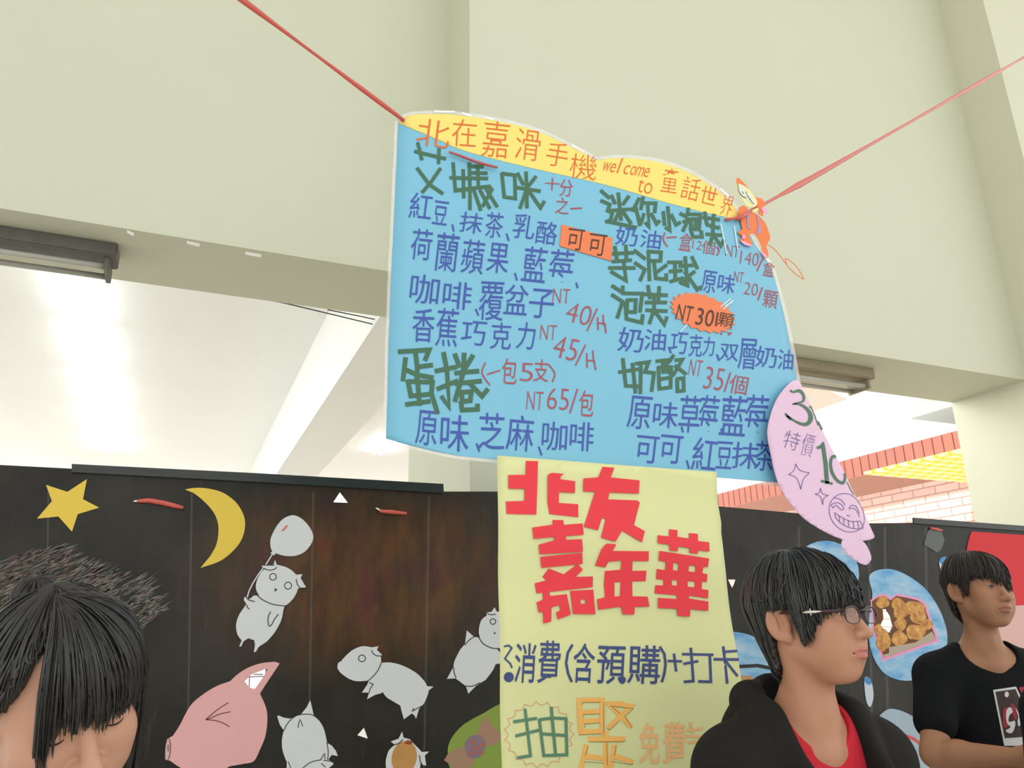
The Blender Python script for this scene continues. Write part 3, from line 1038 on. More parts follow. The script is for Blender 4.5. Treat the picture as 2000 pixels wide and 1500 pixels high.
film_out = grow(outl, 7)
sheet('plastic_edge', [film_out, outl], YP + 0.0004, 0.0004, film, poster, pbend, 0.05, True)
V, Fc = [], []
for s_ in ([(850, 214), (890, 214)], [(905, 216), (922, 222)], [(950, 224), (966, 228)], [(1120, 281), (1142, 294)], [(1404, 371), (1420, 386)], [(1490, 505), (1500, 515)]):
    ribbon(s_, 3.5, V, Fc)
ink('painted_film_glint', V, Fc, YP, mat('painted_glint_white', lin(252, 252, 248), 0.1), poster, pbend, 0.0016)  # highlights on the film, painted as white strokes
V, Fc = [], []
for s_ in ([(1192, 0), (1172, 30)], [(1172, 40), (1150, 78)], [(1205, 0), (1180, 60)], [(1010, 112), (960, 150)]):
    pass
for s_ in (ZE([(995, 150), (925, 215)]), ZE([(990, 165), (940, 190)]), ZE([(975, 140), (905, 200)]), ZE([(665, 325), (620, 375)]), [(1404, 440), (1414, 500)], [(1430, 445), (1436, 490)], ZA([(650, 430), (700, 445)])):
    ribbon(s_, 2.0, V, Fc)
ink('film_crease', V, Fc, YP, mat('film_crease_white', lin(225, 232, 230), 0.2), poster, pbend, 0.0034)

greenm = mat('dark_green_marker', lin(62, 106, 78), 0.5)
bluem = mat('blue_marker', lin(62, 88, 172), 0.6)
redm = mat('brick_red_marker', lin(168, 84, 92), 0.6)
orangm = mat('orange_marker', lin(222, 112, 46), 0.6)
darkm = mat('brown_black_marker', lin(84, 56, 40), 0.6)

# heavy green headings, stroke by stroke
G = []
G += [ZA(s_) for s_ in ([(325, 430), (595, 490)], [(350, 355), (385, 500)], [(540, 405), (535, 530)], [(345, 580), (450, 720), (570, 800)], [(550, 580), (460, 710), (390, 790)],
                        [(665, 530), (685, 775), (820, 760)], [(755, 590), (760, 835)], [(640, 660), (970, 665)], [(810, 530), (815, 745)], [(800, 555), (930, 560)], [(810, 615), (965, 618)], [(885, 545), (890, 740)], [(690, 770), (990, 735)],
                        [(985, 735), (1010, 765), (930, 910)], [(815, 780), (815, 940)], [(850, 770), (910, 945)], [(905, 770), (990, 930)], [(960, 760), (1055, 915)],
                        [(1105, 620), (1215, 635), (1218, 845), (1120, 830), (1100, 620)], [(1240, 620), (1290, 720)], [(1315, 610), (1320, 760)], [(1400, 650), (1330, 740)], [(1225, 745), (1435, 780)], [(1320, 760), (1260, 930)], [(1320, 760), (1320, 925)], [(1340, 780), (1440, 930), (1472, 875)])]
G += [ZB(s_) for s_ in ([(155, 375), (225, 440)], [(155, 465), (230, 500), (210, 555), (250, 570), (235, 640), (195, 655)], [(200, 650), (455, 710)], [(245, 420), (275, 490)], [(305, 400), (325, 640)], [(395, 430), (345, 500)], [(235, 555), (420, 545)], [(320, 545), (270, 650)], [(330, 545), (410, 670)],
                        [(485, 450), (430, 560)], [(455, 530), (490, 690)], [(520, 440), (500, 545)], [(505, 490), (630, 495), (620, 575)], [(560, 520), (570, 710), (540, 670)], [(525, 590), (500, 670)], [(590, 590), (635, 680), (660, 655)],
                        [(735, 530), (750, 740), (715, 715)], [(695, 575), (705, 690)], [(765, 600), (805, 690), (840, 670)],
                        [(845, 590), (900, 620)], [(870, 665), (920, 640)], [(865, 745), (905, 660)], [(915, 545), (905, 605)], [(910, 595), (1020, 600), (1005, 740)], [(935, 640), (980, 640), (970, 730), (935, 720), (935, 640)], [(930, 720), (950, 800), (1030, 800), (1025, 750)],
                        [(1045, 625), (1185, 645)], [(1060, 580), (1075, 680)], [(1140, 600), (1130, 690)], [(1075, 690), (1180, 720)], [(1070, 775), (1200, 785)], [(1125, 690), (1130, 770), (1100, 870)], [(1130, 780), (1195, 880), (1222, 830)],
                        [(250, 940), (430, 935)], [(270, 880), (290, 1010)], [(365, 870), (370, 1000)], [(250, 1010), (410, 1000)], [(220, 1065), (440, 1070)], [(345, 1000), (368, 1180), (240, 1100)],
                        [(440, 915), (530, 990)], [(445, 1025), (530, 1085), (490, 1180)], [(560, 920), (570, 1180)], [(560, 925), (670, 935), (665, 1010), (575, 1010)], [(715, 1050), (620, 1120)], [(610, 1030), (625, 1165), (715, 1175), (715, 1130)],
                        [(730, 1025), (850, 1025)], [(790, 1025), (795, 1190)], [(745, 1105), (850, 1100)], [(750, 1195), (860, 1165)], [(830, 1060), (975, 1050)], [(880, 980), (900, 1230), (860, 1215)], [(940, 980), (985, 1080)], [(880, 1115), (985, 1270), (1015, 1245)], [(960, 1110), (835, 1210)])]
G += [ZE(s_) for s_ in ([(130, 35), (190, 75)], [(130, 100), (205, 150), (170, 265)], [(205, 40), (205, 90)], [(205, 90), (345, 95), (330, 225)], [(240, 140), (300, 140), (295, 228), (238, 225), (238, 140)], [(225, 160), (235, 275), (345, 305), (350, 250)],
                        [(360, 100), (520, 110)], [(385, 40), (400, 130)], [(465, 50), (460, 140)], [(370, 160), (515, 162)], [(375, 215), (520, 225)], [(430, 120), (430, 210), (400, 310)], [(440, 230), (505, 320), (522, 270)],
                        [(215, 565), (240, 760), (345, 765)], [(190, 660), (330, 640)], [(285, 600), (310, 810)], [(310, 600), (400, 590), (375, 660), (440, 670), (425, 800)], [(345, 600), (345, 815)],
                        [(455, 585), (560, 575)], [(470, 630), (480, 785), (560, 775), (560, 630), (470, 630)], [(500, 580), (505, 670)], [(530, 580), (535, 670)], [(485, 715), (555, 705)], [(575, 545), (545, 590)], [(590, 580), (640, 575), (575, 690)], [(590, 620), (665, 680)], [(605, 715), (650, 710), (655, 800), (610, 805), (605, 715)])]
GB = [ZD(s_) for s_ in ([(160, 630), (390, 615), (360, 690)], [(285, 620), (300, 750), (295, 840)], [(300, 745), (410, 730)], [(210, 680), (190, 845)], [(210, 765), (300, 805), (415, 825)], [(230, 855), (415, 860), (405, 950), (250, 965), (228, 850)], [(300, 830), (315, 1030)], [(215, 1030), (390, 1005)], [(405, 940), (450, 1090)],
                        [(500, 640), (525, 770), (540, 1050), (485, 970)], [(440, 775), (590, 745)], [(455, 910), (600, 850)], [(585, 650), (620, 740)], [(655, 645), (650, 780)], [(720, 660), (665, 750)], [(590, 790), (760, 775)], [(590, 870), (780, 850)], [(650, 780), (585, 1000)], [(700, 870), (790, 965), (830, 915)], [(635, 935), (710, 930), (700, 1000), (640, 1005), (635, 935)], [(630, 1010), (638, 1070), (755, 1065), (755, 1030)])]
V, Fc = [], []
for s_ in G:
    ribbon(s_, 6.9, V, Fc)
for s_ in GB:
    ribbon(s_, 9.2, V, Fc)
ink('green_lettering', V, Fc, YP, greenm, poster, pbend, 0.0012)

# blue marker lines
V, Fc = [], []
BL = [('紅', 823, 401, 44, 50), ('豆', 862, 414, 29, 46), ('抹', 922, 433, 45, 40), ('茶', 967, 438, 34, 50), ('乳', 1025, 441, 42, 48), ('酪', 1069, 454, 41, 45),
      ('荷', 825, 475, 41, 60), ('蘭', 875, 490, 44, 75), ('蘋', 926, 499, 44, 66), ('果', 975, 502, 42, 58), ('藍', 1046, 515, 46, 68), ('莓', 1097, 520, 46, 66),
      ('咖', 832, 562, 57, 57), ('啡', 896, 574, 56, 53), ('覆', 963, 585, 48, 75), ('盆', 1011, 583, 46, 58), ('子', 1060, 591, 48, 57),
      ('香', 830, 632, 43, 66), ('蕉', 877, 636, 43, 75), ('巧', 929, 647, 48, 47), ('克', 982, 653, 40, 52), ('力', 1031, 653, 35, 53),
      ('原', 836, 834, 42, 69), ('味', 891, 844, 56, 72), ('芝', 964, 840, 51, 72), ('麻', 1020, 844, 53, 70), ('咖', 1087, 850, 49, 57), ('啡', 1140, 851, 46, 57),
      ('奶', 1222, 463, 42, 38), ('油', 1268, 470, 40, 36), ('原', 1379, 554, 28, 43), ('味', 1413, 558, 33, 37),
      ('奶', 1232, 664, 48, 47), ('油', 1278, 665, 41, 41), ('巧', 1323, 672, 32, 41), ('克', 1355, 677, 25, 43), ('力', 1380, 679, 22, 37), ('双', 1419, 691, 36, 32), ('層', 1454, 694, 33, 59), ('奶', 1491, 700, 41, 41), ('油', 1529, 705, 30, 39),
      ('原', 1251, 805, 44, 64), ('味', 1301, 810, 47, 50), ('草', 1347, 809, 40, 72), ('莓', 1383, 810, 37, 74), ('藍', 1431, 813, 50, 77), ('莓', 1475, 811, 44, 77),
      ('可', 1266, 877, 44, 53), ('可', 1312, 877, 43, 55), ('紅', 1377, 887, 47, 64), ('豆', 1415, 889, 30, 53), ('抹', 1455, 890, 51, 51), ('茶', 1493, 891, 40, 58)]
for ch, x, y, wd, ht in BL:
    sl = 7 if y < 560 else (4 if x < 1180 else 5)
    put(ch, x, y, wd, ht, V, Fc, 0.0, sl + random.uniform(-2, 2))
for s_ in ([(885, 437), (888, 449)], [(991, 455), (995, 468)], ZD([(1030, 45), (1045, 95)]), ZD([(1485, 125), (1495, 160)]), ZD([(740, 310), (760, 355)]), ZD([(745, 1325), (765, 1385)]), ZD([(1215, 1350), (1235, 1410)]),
           ZE([(540, 485), (555, 525)]), ZE([(885, 545), (900, 585)]), ZE([(645, 1065), (655, 1100)]), ZE([(930, 1080), (940, 1115)]), ZE([(685, 1310), (700, 1365)])):
    ribbon(s_, 3.6, V, Fc)
ink('blue_lettering', V, Fc, YP, bluem, poster, pbend, 0.0011)

# brick red prices
V, Fc = [], []
for ch, x, y, wd, ht in [('十', 1080, 358, 29, 25), ('分', 1107, 366, 26, 34), ('之', 1099, 401, 26, 33), ('盒', 1335, 476, 24, 35), ('12', 1357, 482, 18, 17), ('個', 1379, 487, 25, 27), ('NT', 1426, 494, 26, 23), ('140', 1459, 508, 36, 26), ('盒', 1497, 528, 22, 30),
                         ('NT', 1437, 545, 19, 21), ('20', 1461, 568, 27, 24), ('顆', 1499, 588, 29, 34), ('NT', 1098, 577, 33, 28), ('40', 1132, 612, 48, 38), ('NT', 1074, 647, 31, 29), ('45', 1108, 678, 47, 43),
                         ('包', 999, 722, 30, 50), ('5', 1033, 724, 25, 36), ('支', 1061, 721, 29, 44), ('NT', 1049, 780, 32, 36), ('65', 1094, 777, 42, 42), ('包', 1149, 786, 28, 51), ('NT', 1356, 720, 24, 31), ('35', 1392, 741, 37, 43), ('個', 1439, 753, 35, 37)]:
    put(ch, x, y, wd, ht, V, Fc, -0.012 if ch[0] in 'N123456789' else 0.0, 9 if x > 1180 else (14 if '4' in ch else 4))
for s_ in (ZA([(1705, 942), (1800, 938)]), ZB(cr([(705, 762), (690, 820), (725, 885)], 4, False)), ZB([(720, 805), (805, 800)]), ZB(cr([(1160, 890), (1180, 925), (1160, 965)], 4, False)), ZB([(1575, 985), (1515, 1100)]), ZB([(1560, 1250), (1520, 1360)]),
           ZD([(1640, 320), (1570, 480)]), ZD([(1560, 585), (1490, 735)]), ZD([(1570, 650), (1575, 755)]), ZD([(1615, 630), (1620, 705)]), ZD([(1572, 700), (1625, 705), (1638, 772)]),
           ZD([(1645, 385), (1650, 475)]), ZD([(1685, 365), (1690, 440)]), ZD([(1648, 425), (1700, 430), (1708, 500)]),
           ZD(cr([(815, 712), (790, 790), (848, 880)], 4, False)), ZD([(830, 800), (925, 770)]), ZD(cr([(1290, 730), (1335, 795), (1318, 858)], 4, False)), ZD([(1505, 915), (1450, 1095)]), ZE([(985, 675), (945, 810)]),
           ZE([(910, 388), (915, 398)]), ZE([(960, 385), (975, 400)]), ZE([(985, 385), (965, 405)])):
    ribbon(s_, 3.0, V, Fc)
ink('red_lettering', V, Fc, YP, redm, poster, pbend, 0.0011)

# orange words on the band
V, Fc = [], []
for ch, x, y, wd, ht, ro in [('北', 848, 258, 65, 54, 8), ('在', 909, 256, 48, 55, 4), ('嘉', 971, 268, 52, 73, 6), ('滑', 1034, 279, 48, 62, 8), ('手', 1091, 299, 42, 48, 10), ('機', 1141, 324, 52, 50, 8), ('to', 1259, 366, 28, 26, 14), ('童', 1307, 354, 31, 48, 10), ('話', 1347, 371, 35, 45, 14), ('世', 1382, 384, 32, 36, 14), ('界', 1417, 404, 23, 40, 16)]:
    put(ch, x, y, wd, ht, V, Fc, -0.008, ro)
for i, ch in enumerate('welcome'):
    put(ch, 1185 + i * 12.9, 325 + i * 2.1 - (6 if ch == 'l' else 0), 14 if ch in 'wm' else (3 if ch == 'l' else 10), 31 if ch == 'l' else 19, V, Fc, -0.004, 10, 0.2)
ink('orange_lettering', V, Fc, YP - 0.0008, orangm, poster, pbend, 0.0006)

# orange stickers
stick = mat('orange_sticker_paper', lin(240, 128, 78), 0.5, 0.4, coat=0.2)
s1 = sheet('price_label', [[(1098, 438), (1195, 466), (1193, 511), (1094, 480)]], YP - 0.003, 0.0018, stick, poster, pbend)
V, Fc = [], []
put('可', 1124, 468, 32, 42, V, Fc, 0.0, 8)
put('可', 1166, 479, 34, 42, V, Fc, 0.0, 8)
ink('label_lettering', V, Fc, YP - 0.003, darkm, s1, pbend, 0.0005)
burst = []
for i in range(44):
    a = 2 * math.pi * i / 44
    k = 1.0 if i % 2 == 0 else 0.88
    x, y = 250 * k * math.cos(a), 132 * k * math.sin(a)
    c_, s_ = math.cos(0.36), math.sin(0.36)
    burst.append((778 + c_ * x - s_ * y, 240 + s_ * x + c_ * y))
s2 = sheet('price_burst', [ZE(burst)], YP - 0.003, 0.0018, stick, poster, pbend)
V, Fc = [], []
put('NT', 1333, 614, 30, 30, V, Fc, 0.0, 12)
put('30', 1372, 623, 34, 33, V, Fc, 0.0, 10)
put('顆', 1412, 629, 30, 27, V, Fc, 0.0, 12)
ribbon(ZE([(885, 240), (872, 335)]), 3.4, V, Fc)
ink('burst_lettering', V, Fc, YP - 0.003, darkm, s2, pbend, 0.0005)

# paper figure in an orange suit at the corner of the poster
ZF = lambda p: zz(p, 0.1533, 1400, 330)
figo = mat('orange_figure_paper', lin(240, 128, 70), 0.6)
fg = sheet('paper_figure', [ZF(cr([(270, 500), (320, 480), (370, 510), (420, 555), (490, 590), (560, 650), (610, 720), (640, 810), (662, 890), (630, 950), (605, 1000)], 3, False) + [(630, 1090), (625, 1150), (565, 1090), (560, 1030), (520, 940), (490, 880)]
                              + cr([(480, 860), (430, 830), (385, 870), (415, 940), (425, 990)], 3, False) + [(340, 990), (265, 930), (300, 880), (240, 830), (300, 780), (275, 640), (255, 580)])], YP - 0.006, 0.002, figo, None, pbend)
tag(fg, 'small paper figure in an orange suit at the right corner of the menu poster', 'figure')
sheet('paper_cap', [ZF([(235, 135), (265, 128), (320, 180), (400, 280), (480, 370), (560, 390), (610, 450), (600, 480), (570, 500), (575, 610), (520, 590), (500, 470), (300, 260), (240, 215)])], YP - 0.0055, 0.0018, figo, fg, pbend)
fc = mat('cream_paper', lin(238, 232, 168), 0.6)
sheet('face', [ZF(cr([(250, 205), (300, 215), (390, 270), (470, 370), (500, 440), (470, 490), (390, 500), (330, 440), (270, 330), (240, 260)], 3))], YP - 0.0075, 0.0015, fc, fg, pbend)
ey = mat('off_white_paper', lin(226, 230, 214), 0.6)
sheet('eye_patch', [ZF(circ(312, 300, 42, 86, rot=-28))], YP - 0.0085, 0.0005, ey, fg, pbend)
sheet('eye_patch', [ZF(circ(408, 395, 36, 78, rot=-34))], YP - 0.0085, 0.0005, ey, fg, pbend)
lines('ink_lines', [ZF(cr([(250, 210), (265, 300), (310, 360), (355, 380)], 4, False)), ZF(cr([(365, 340), (420, 420), (455, 460)], 4, False)), ZF([(305, 300), (322, 330)]), ZF([(405, 390), (412, 405)]), ZF([(355, 300), (360, 330)])], fg, wd=1.0, Y=YP - 0.009, bend=pbend)
mv = mat('lilac_paper', lin(176, 150, 196), 0.6)
sheet('belt_stripe', [ZF([(365, 520), (410, 560), (390, 640), (385, 720), (405, 780), (365, 770), (362, 640), (350, 570)])], YP - 0.0075, 0.001, mv, fg, pbend)
sheet('belt_stripe', [ZF([(485, 590), (520, 640), (525, 700), (548, 800), (500, 865), (495, 820), (510, 720)])], YP - 0.0075, 0.001, mv, fg, pbend)
pk = mat('light_pink_paper', lin(240, 168, 210), 0.6)
for pts in ([(290, 890), (318, 838), (340, 890), (320, 915)], [(265, 935), (330, 945), (420, 990), (400, 1008), (320, 985)], [(530, 1050), (575, 1090), (625, 1150), (600, 1150), (555, 1110)], [(550, 510), (600, 500), (640, 560), (620, 585), (570, 560)]):
    sheet('pink_piece', [ZF(pts)], YP - 0.0078, 0.001, pk, fg, pbend)
sheet('cream_scarf', [ZF([(425, 545), (500, 505), (515, 535), (450, 570)])], YP - 0.0078, 0.001, fc, fg, pbend)
V, Fc = [], []
ribbon(ZF(cr([(620, 985), (700, 1030), (780, 1120), (850, 1215), (930, 1310), (1060, 1405), (1080, 1395), (1000, 1260), (900, 1175), (850, 1160), (865, 1220)], 4, False)), 1.8, V, Fc)
ink('pen_loop', V, Fc, YP - 0.006, orangm, fg, pbend)

# red ribbons that carry the poster
def ribbon_line(name, pts, rads, label):
    p2, r2 = [], []
    n = len(pts)
    for i in range(n - 1):
        for k in range(14):
            t = k / 14
            p2.append(Vector(pts[i]).lerp(Vector(pts[i + 1]), t))
            r2.append((rads[i] * (1 - t) + rads[i + 1] * t) * (0.8 + 0.25 * math.sin((i * 14 + k) * 0.55) + random.uniform(-0.04, 0.04)))
    p2.append(Vector(pts[-1]))
    r2.append(rads[-1])
    return tag(tube(name, [(p2, r2)], ribm, None, 8), label, 'ribbon', 'red ribbons holding the menu poster')


ribm = MATS['red_plastic_ribbon']
dd = ray(2000, 112)
rp = dd * (XC2 / dd[0])
endR = Vector((XC2, rp[1], CAM_Z + rp[2]))
c1 = P(1440, 428, YP - 0.016)
c1.y += pbend(c1.x, c1.z)
c0 = P(1412, 432, YP - 0.006)
c0.y += pbend(c0.x, c0.z)
ribbon_line('hanging_ribbon', [c0, c1, c1.lerp(endR, 0.12) + Vector((0, 0, -0.004)), endR], [0.004, 0.008, 0.0115, 0.011], 'red plastic ribbon from the orange figure up to the column')
c2 = P(790, 236, YP - 0.004)
e2 = P(473, 0, 1.62)
ribbon_line('hanging_ribbon', [c2, e2, c2.lerp(e2, 2.6)], [0.0058, 0.0075, 0.008], 'red plastic ribbon rising from the yellow corner of the poster')
st_ = [P(x, y, YP - 0.006) for x, y in ZA([(622, 438), (700, 465), (850, 522), (950, 552), (1052, 577)])]
tag(tube('ribbon_stub', [(st_, [0.0028, 0.0034, 0.004, 0.004, 0.0034])], mat('dusky_red_ribbon', lin(190, 92, 96), 0.3), None, 8), 'short red ribbon stub threaded through the poster over the green heading', 'ribbon')

# ================================================================== yellow banner
YY = YP + 0.022
ZG = lambda p: zz(p, 0.25, 960, 880)
ZH = lambda p: zz(p, 0.25, 960, 1200)


def ybend(x, z):
    return 0.010 * math.sin((x - 0.7) * 9) * min(1, max(0, (1.9 - z) / 0.8)) + 0.003 * math.sin(z * 23 + x * 3)


YY = YP - 0.016
yelp = mat('pale_yellow_paper', lin(224, 226, 166), 0.7, 0.25, var=0.02, scale=3)
banner = thing('yellow_banner', P(1190, 1200, YY), 'pale yellow paper banner with red cut letters hanging under the menu poster', 'banner')
sheet('banner_sheet', [[(972, 889), (1100, 899), (1250, 911), (1399, 922), (1400, 940), (1403, 980), (1409, 1020), (1408, 1042), (1412, 1090), (1418, 1140), (1425, 1190), (1432, 1240), (1438, 1285), (1446, 1340), (1462, 1440), (1478, 1540), (1500, 1720), (984, 1700), (979, 1500), (976, 1300), (974, 1150), (972, 1000)]], YY, 0.0008, yelp, banner, ybend, 0.03, True)
redp = mat('red_cut_paper', lin(236, 66, 76), 0.65, 0.25, var=0.05, scale=10)
cr_ = lambda p: p
RL = [[[(275, 78), (368, 80), (350, 500), (115, 495), (112, 398), (258, 393), (262, 298), (135, 297), (135, 190), (272, 188)]],
      [[(445, 195), (455, 180), (480, 172), (572, 180), (545, 198), (540, 222), (658, 238), (655, 330), (530, 322), (528, 408), (680, 418), (680, 520), (455, 495), (440, 400)]],
      [[(873, 125), (965, 132), (935, 208), (1160, 232), (1155, 335), (925, 325), (915, 380), (1140, 388), (1163, 405), (1113, 582), (1195, 630), (1170, 718), (1020, 625), (965, 712), (855, 680), (893, 540), (875, 522), (860, 540), (832, 622), (722, 595), (815, 320), (722, 318), (725, 215), (842, 208)]],
      [[(478, 542), (560, 542), (566, 580), (712, 568), (720, 658), (580, 668), (582, 698), (705, 692), (715, 790), (380, 810), (370, 735), (495, 700), (490, 675), (330, 690), (318, 602), (480, 578)]],
      [[(385, 830), (710, 797), (718, 885), (398, 915)]],
      [[(455, 920), (575, 965), (680, 885), (722, 930), (668, 985), (803, 982), (803, 1065), (362, 1115), (348, 1035), (440, 1012), (408, 985)]],
      [[(412, 1110), (462, 1103), (468, 1135), (600, 1120), (628, 1280), (525, 1318), (512, 1262), (548, 1250), (540, 1205), (475, 1225), (470, 1335), (408, 1350), (412, 1260), (375, 1262), (360, 1185), (410, 1165)]],
      [[(628, 1095), (808, 1085), (820, 1278), (648, 1275)], [(703, 1165), (745, 1160), (748, 1195), (708, 1197)]],
      [[(895, 728), (972, 732), (945, 785), (1222, 788), (1222, 865), (1100, 862), (1102, 940), (1210, 938), (1208, 1020), (1105, 1022), (1110, 1138), (1225, 1140), (1238, 1218), (1125, 1220), (1120, 1280), (1030, 1278), (1022, 1218), (845, 1242), (838, 1160), (900, 1145), (890, 1050), (895, 940), (1015, 930), (1018, 860), (915, 868), (895, 912), (815, 898), (860, 770)], [(970, 1030), (1018, 1025), (1015, 1135), (972, 1140)]],
      [[(1385, 615), (1450, 622), (1445, 675), (1540, 688), (1540, 645), (1608, 652), (1605, 708), (1692, 718), (1692, 790), (1605, 780), (1600, 808), (1538, 800), (1540, 762), (1445, 752), (1445, 788), (1385, 782), (1385, 737), (1293, 725), (1295, 662), (1385, 672)]],
      [[(1305, 785), (1688, 845), (1680, 912), (1645, 910), (1640, 958), (1680, 968), (1678, 1028), (1640, 1025), (1640, 1082), (1692, 1090), (1690, 1155), (1545, 1132), (1540, 1155), (1692, 1180), (1690, 1252), (1550, 1238), (1545, 1298), (1452, 1290), (1450, 1235), (1305, 1230), (1305, 1150), (1450, 1160), (1450, 1130), (1280, 1115), (1285, 1050), (1345, 1055), (1345, 1010), (1288, 1002), (1290, 925), (1355, 935), (1358, 870), (1302, 860)],
       [(1412, 875), (1455, 885), (1452, 940), (1412, 935)], [(1535, 895), (1590, 905), (1585, 950), (1532, 945)], [(1410, 1012), (1452, 1015), (1450, 1058), (1408, 1050)], [(1530, 1020), (1588, 1025), (1585, 1070), (1530, 1062)]]]
for lp in RL:
    sheet('paper_letter', [ZG(q) for q in lp], YY - 0.0035, 0.0012, redp, banner, lambda x, z: ybend(x, z) + 0.0012 * math.sin(z * 40), 0.03)
navy = mat('navy_marker', lin(62, 76, 128), 0.6)
V, Fc = [], []
for ch, x, y, wd, ht in [('消', 1026, 1295, 42, 78), ('費', 1074, 1293, 45, 84), ('含', 1142, 1295, 42, 78), ('預', 1195, 1299, 55, 75), ('購', 1257, 1298, 61, 76)]:
    put(ch, x, y, wd, ht, V, Fc, 0.006, 2)
for s_, wd in (([(95, 250), (130, 242), (155, 262), (100, 345), (145, 385), (158, 415)], 3.5), ([(635, 240), (600, 300), (588, 380), (605, 460), (635, 525)], 5), ([(1310, 255), (1342, 310), (1350, 390), (1342, 460), (1325, 525)], 5), ([(1370, 363), (1470, 366)], 5), ([(1415, 310), (1430, 440)], 5),
               ([(1480, 310), (1715, 315)], 5), ([(1545, 265), (1562, 520), (1495, 525)], 5.5), ([(1490, 385), (1595, 365)], 5), ([(1690, 312), (1697, 525), (1605, 522)], 5.5), ([(1800, 255), (1825, 535)], 5.5), ([(1805, 292), (1905, 285)], 5), ([(1725, 350), (1915, 352)], 5.5), ([(1815, 365), (1905, 478)], 5)):
    ribbon(ZH(s_), wd, V, Fc)
for x, y, r in ((135, 490, 40), (1025, 512, 28)):
    b0 = len(V)
    V += [Vector(p) for p in ZH(circ(x, y, r, r, 20))]
    Fc.append(tuple(range(b0, b0 + 20)))
ink('navy_lettering', V, Fc, YY, navy, banner, ybend, 0.0012)
V, Fc = [], []
for s_ in ([(270, 745), (290, 920), (308, 1105), (205, 1120)], [(180, 840), (360, 815)], [(195, 950), (375, 908)], [(385, 825), (490, 812), (598, 818), (600, 1100), (415, 1105), (385, 825)], [(480, 730), (510, 1100)], [(400, 935), (600, 950)]):
    ribbon(ZH(s_), 6.2, V, Fc)
ink('green_lettering', V, Fc, YY, mat('sage_marker', lin(92, 136, 104), 0.6), banner, ybend, 0.0012)
V, Fc = [], []
loop_ = []
N_ = 19
for i in range(N_):
    a0, a1 = 2 * math.pi * i / N_, 2 * math.pi * (i + 1) / N_
    for k in range(6):
        a = a0 + (a1 - a0) * k / 6
        q = 1.04 - 0.12 * math.sin(math.pi * k / 6)
        loop_.append((380 + 272 * q * math.cos(a), 940 + 250 * q * math.sin(a)))
ribbon(ZH(loop_), 1.4, V, Fc, True)
ink('salmon_outline', V, Fc, YY, mat('salmon_pencil', lin(226, 158, 132), 0.7), banner, ybend, 0.0012)
V, Fc = [], []
for s_ in ([(690, 672), (880, 672), (882, 935)], [(700, 680), (715, 930)], [(712, 768), (880, 762)], [(715, 840), (880, 832)], [(705, 922), (895, 918)], [(920, 700), (1010, 700), (1100, 720), (1020, 800), (930, 890)], [(950, 720), (1020, 790), (1100, 880)], [(780, 978), (1050, 975)], [(910, 930), (905, 1300)], [(755, 1030), (720, 1180), (690, 1260)], [(745, 1110), (880, 1128)], [(975, 1030), (950, 1150), (930, 1260)], [(970, 1110), (1105, 1155)]):
    ribbon(ZH(s_), 9.5, V, Fc)
ink('orange_lettering', V, Fc, YY, mat('apricot_marker', lin(250, 188, 98), 0.7), banner, ybend, 0.0012)
V, Fc = [], []
for s_ in ([(725, 715), (725, 690), (865, 688)], [(890, 690), (893, 940)], [(735, 805), (738, 785), (855, 778)], [(745, 890), (745, 860), (855, 850)], [(700, 945), (870, 935)], [(945, 718), (1085, 735), (1118, 738), (1055, 800), (1105, 885)], [(945, 715), (1015, 775)], [(920, 895), (940, 905), (1010, 835)], [(780, 998), (1040, 998), (1052, 985)], [(915, 1000), (915, 1180)], [(770, 1035), (745, 1110)], [(735, 1155), (885, 1165)], [(985, 1025), (970, 1110)], [(945, 1150), (1090, 1175), (1108, 1165)]):
    ribbon(ZH(s_), 0.9, V, Fc)
ink('pencil_outline', V, Fc, YY, mat('olive_pencil', lin(120, 104, 50), 0.7), banner, ybend, 0.0016)
V, Fc = [], []
put('免', 1270, 1452, 39, 80, V, Fc, 0.012, 2)
put('費', 1317, 1451, 45, 82, V, Fc, 0.012, 2)
for s_ in ([(1550, 845), (1565, 920)], [(1530, 905), (1640, 890)], [(1525, 950), (1640, 955)], [(1535, 1000), (1600, 990)]):
    ribbon(ZH(s_), 5, V, Fc)
ink('pale_orange_lettering', V, Fc, YY, mat('pale_orange_marker', lin(244, 190, 128), 0.7), banner, ybend, 0.0012)

# ================================================================== pink sign hanging at the right edge
YK = YP - 0.03
ZK = lambda p: zz(p, 0.26667, 1480, 720)
a_ = P(1600, 900, YK)


def kbend(x, z):
    # the round sheet curls away along its slanted right edge
    e0, e1 = P(1565, 740, YK), P(1713, 1050, YK)
    t = (e1 - e0)
    nx, nz = -t.z, t.x
    l = math.hypot(nx, nz)
    dist = ((x - e0.x) * nx + (z - e0.z) * nz) / l
    if nx < 0:
        dist = -dist
    q = max(0.0, dist + 0.05)
    return 3.2 * q * q


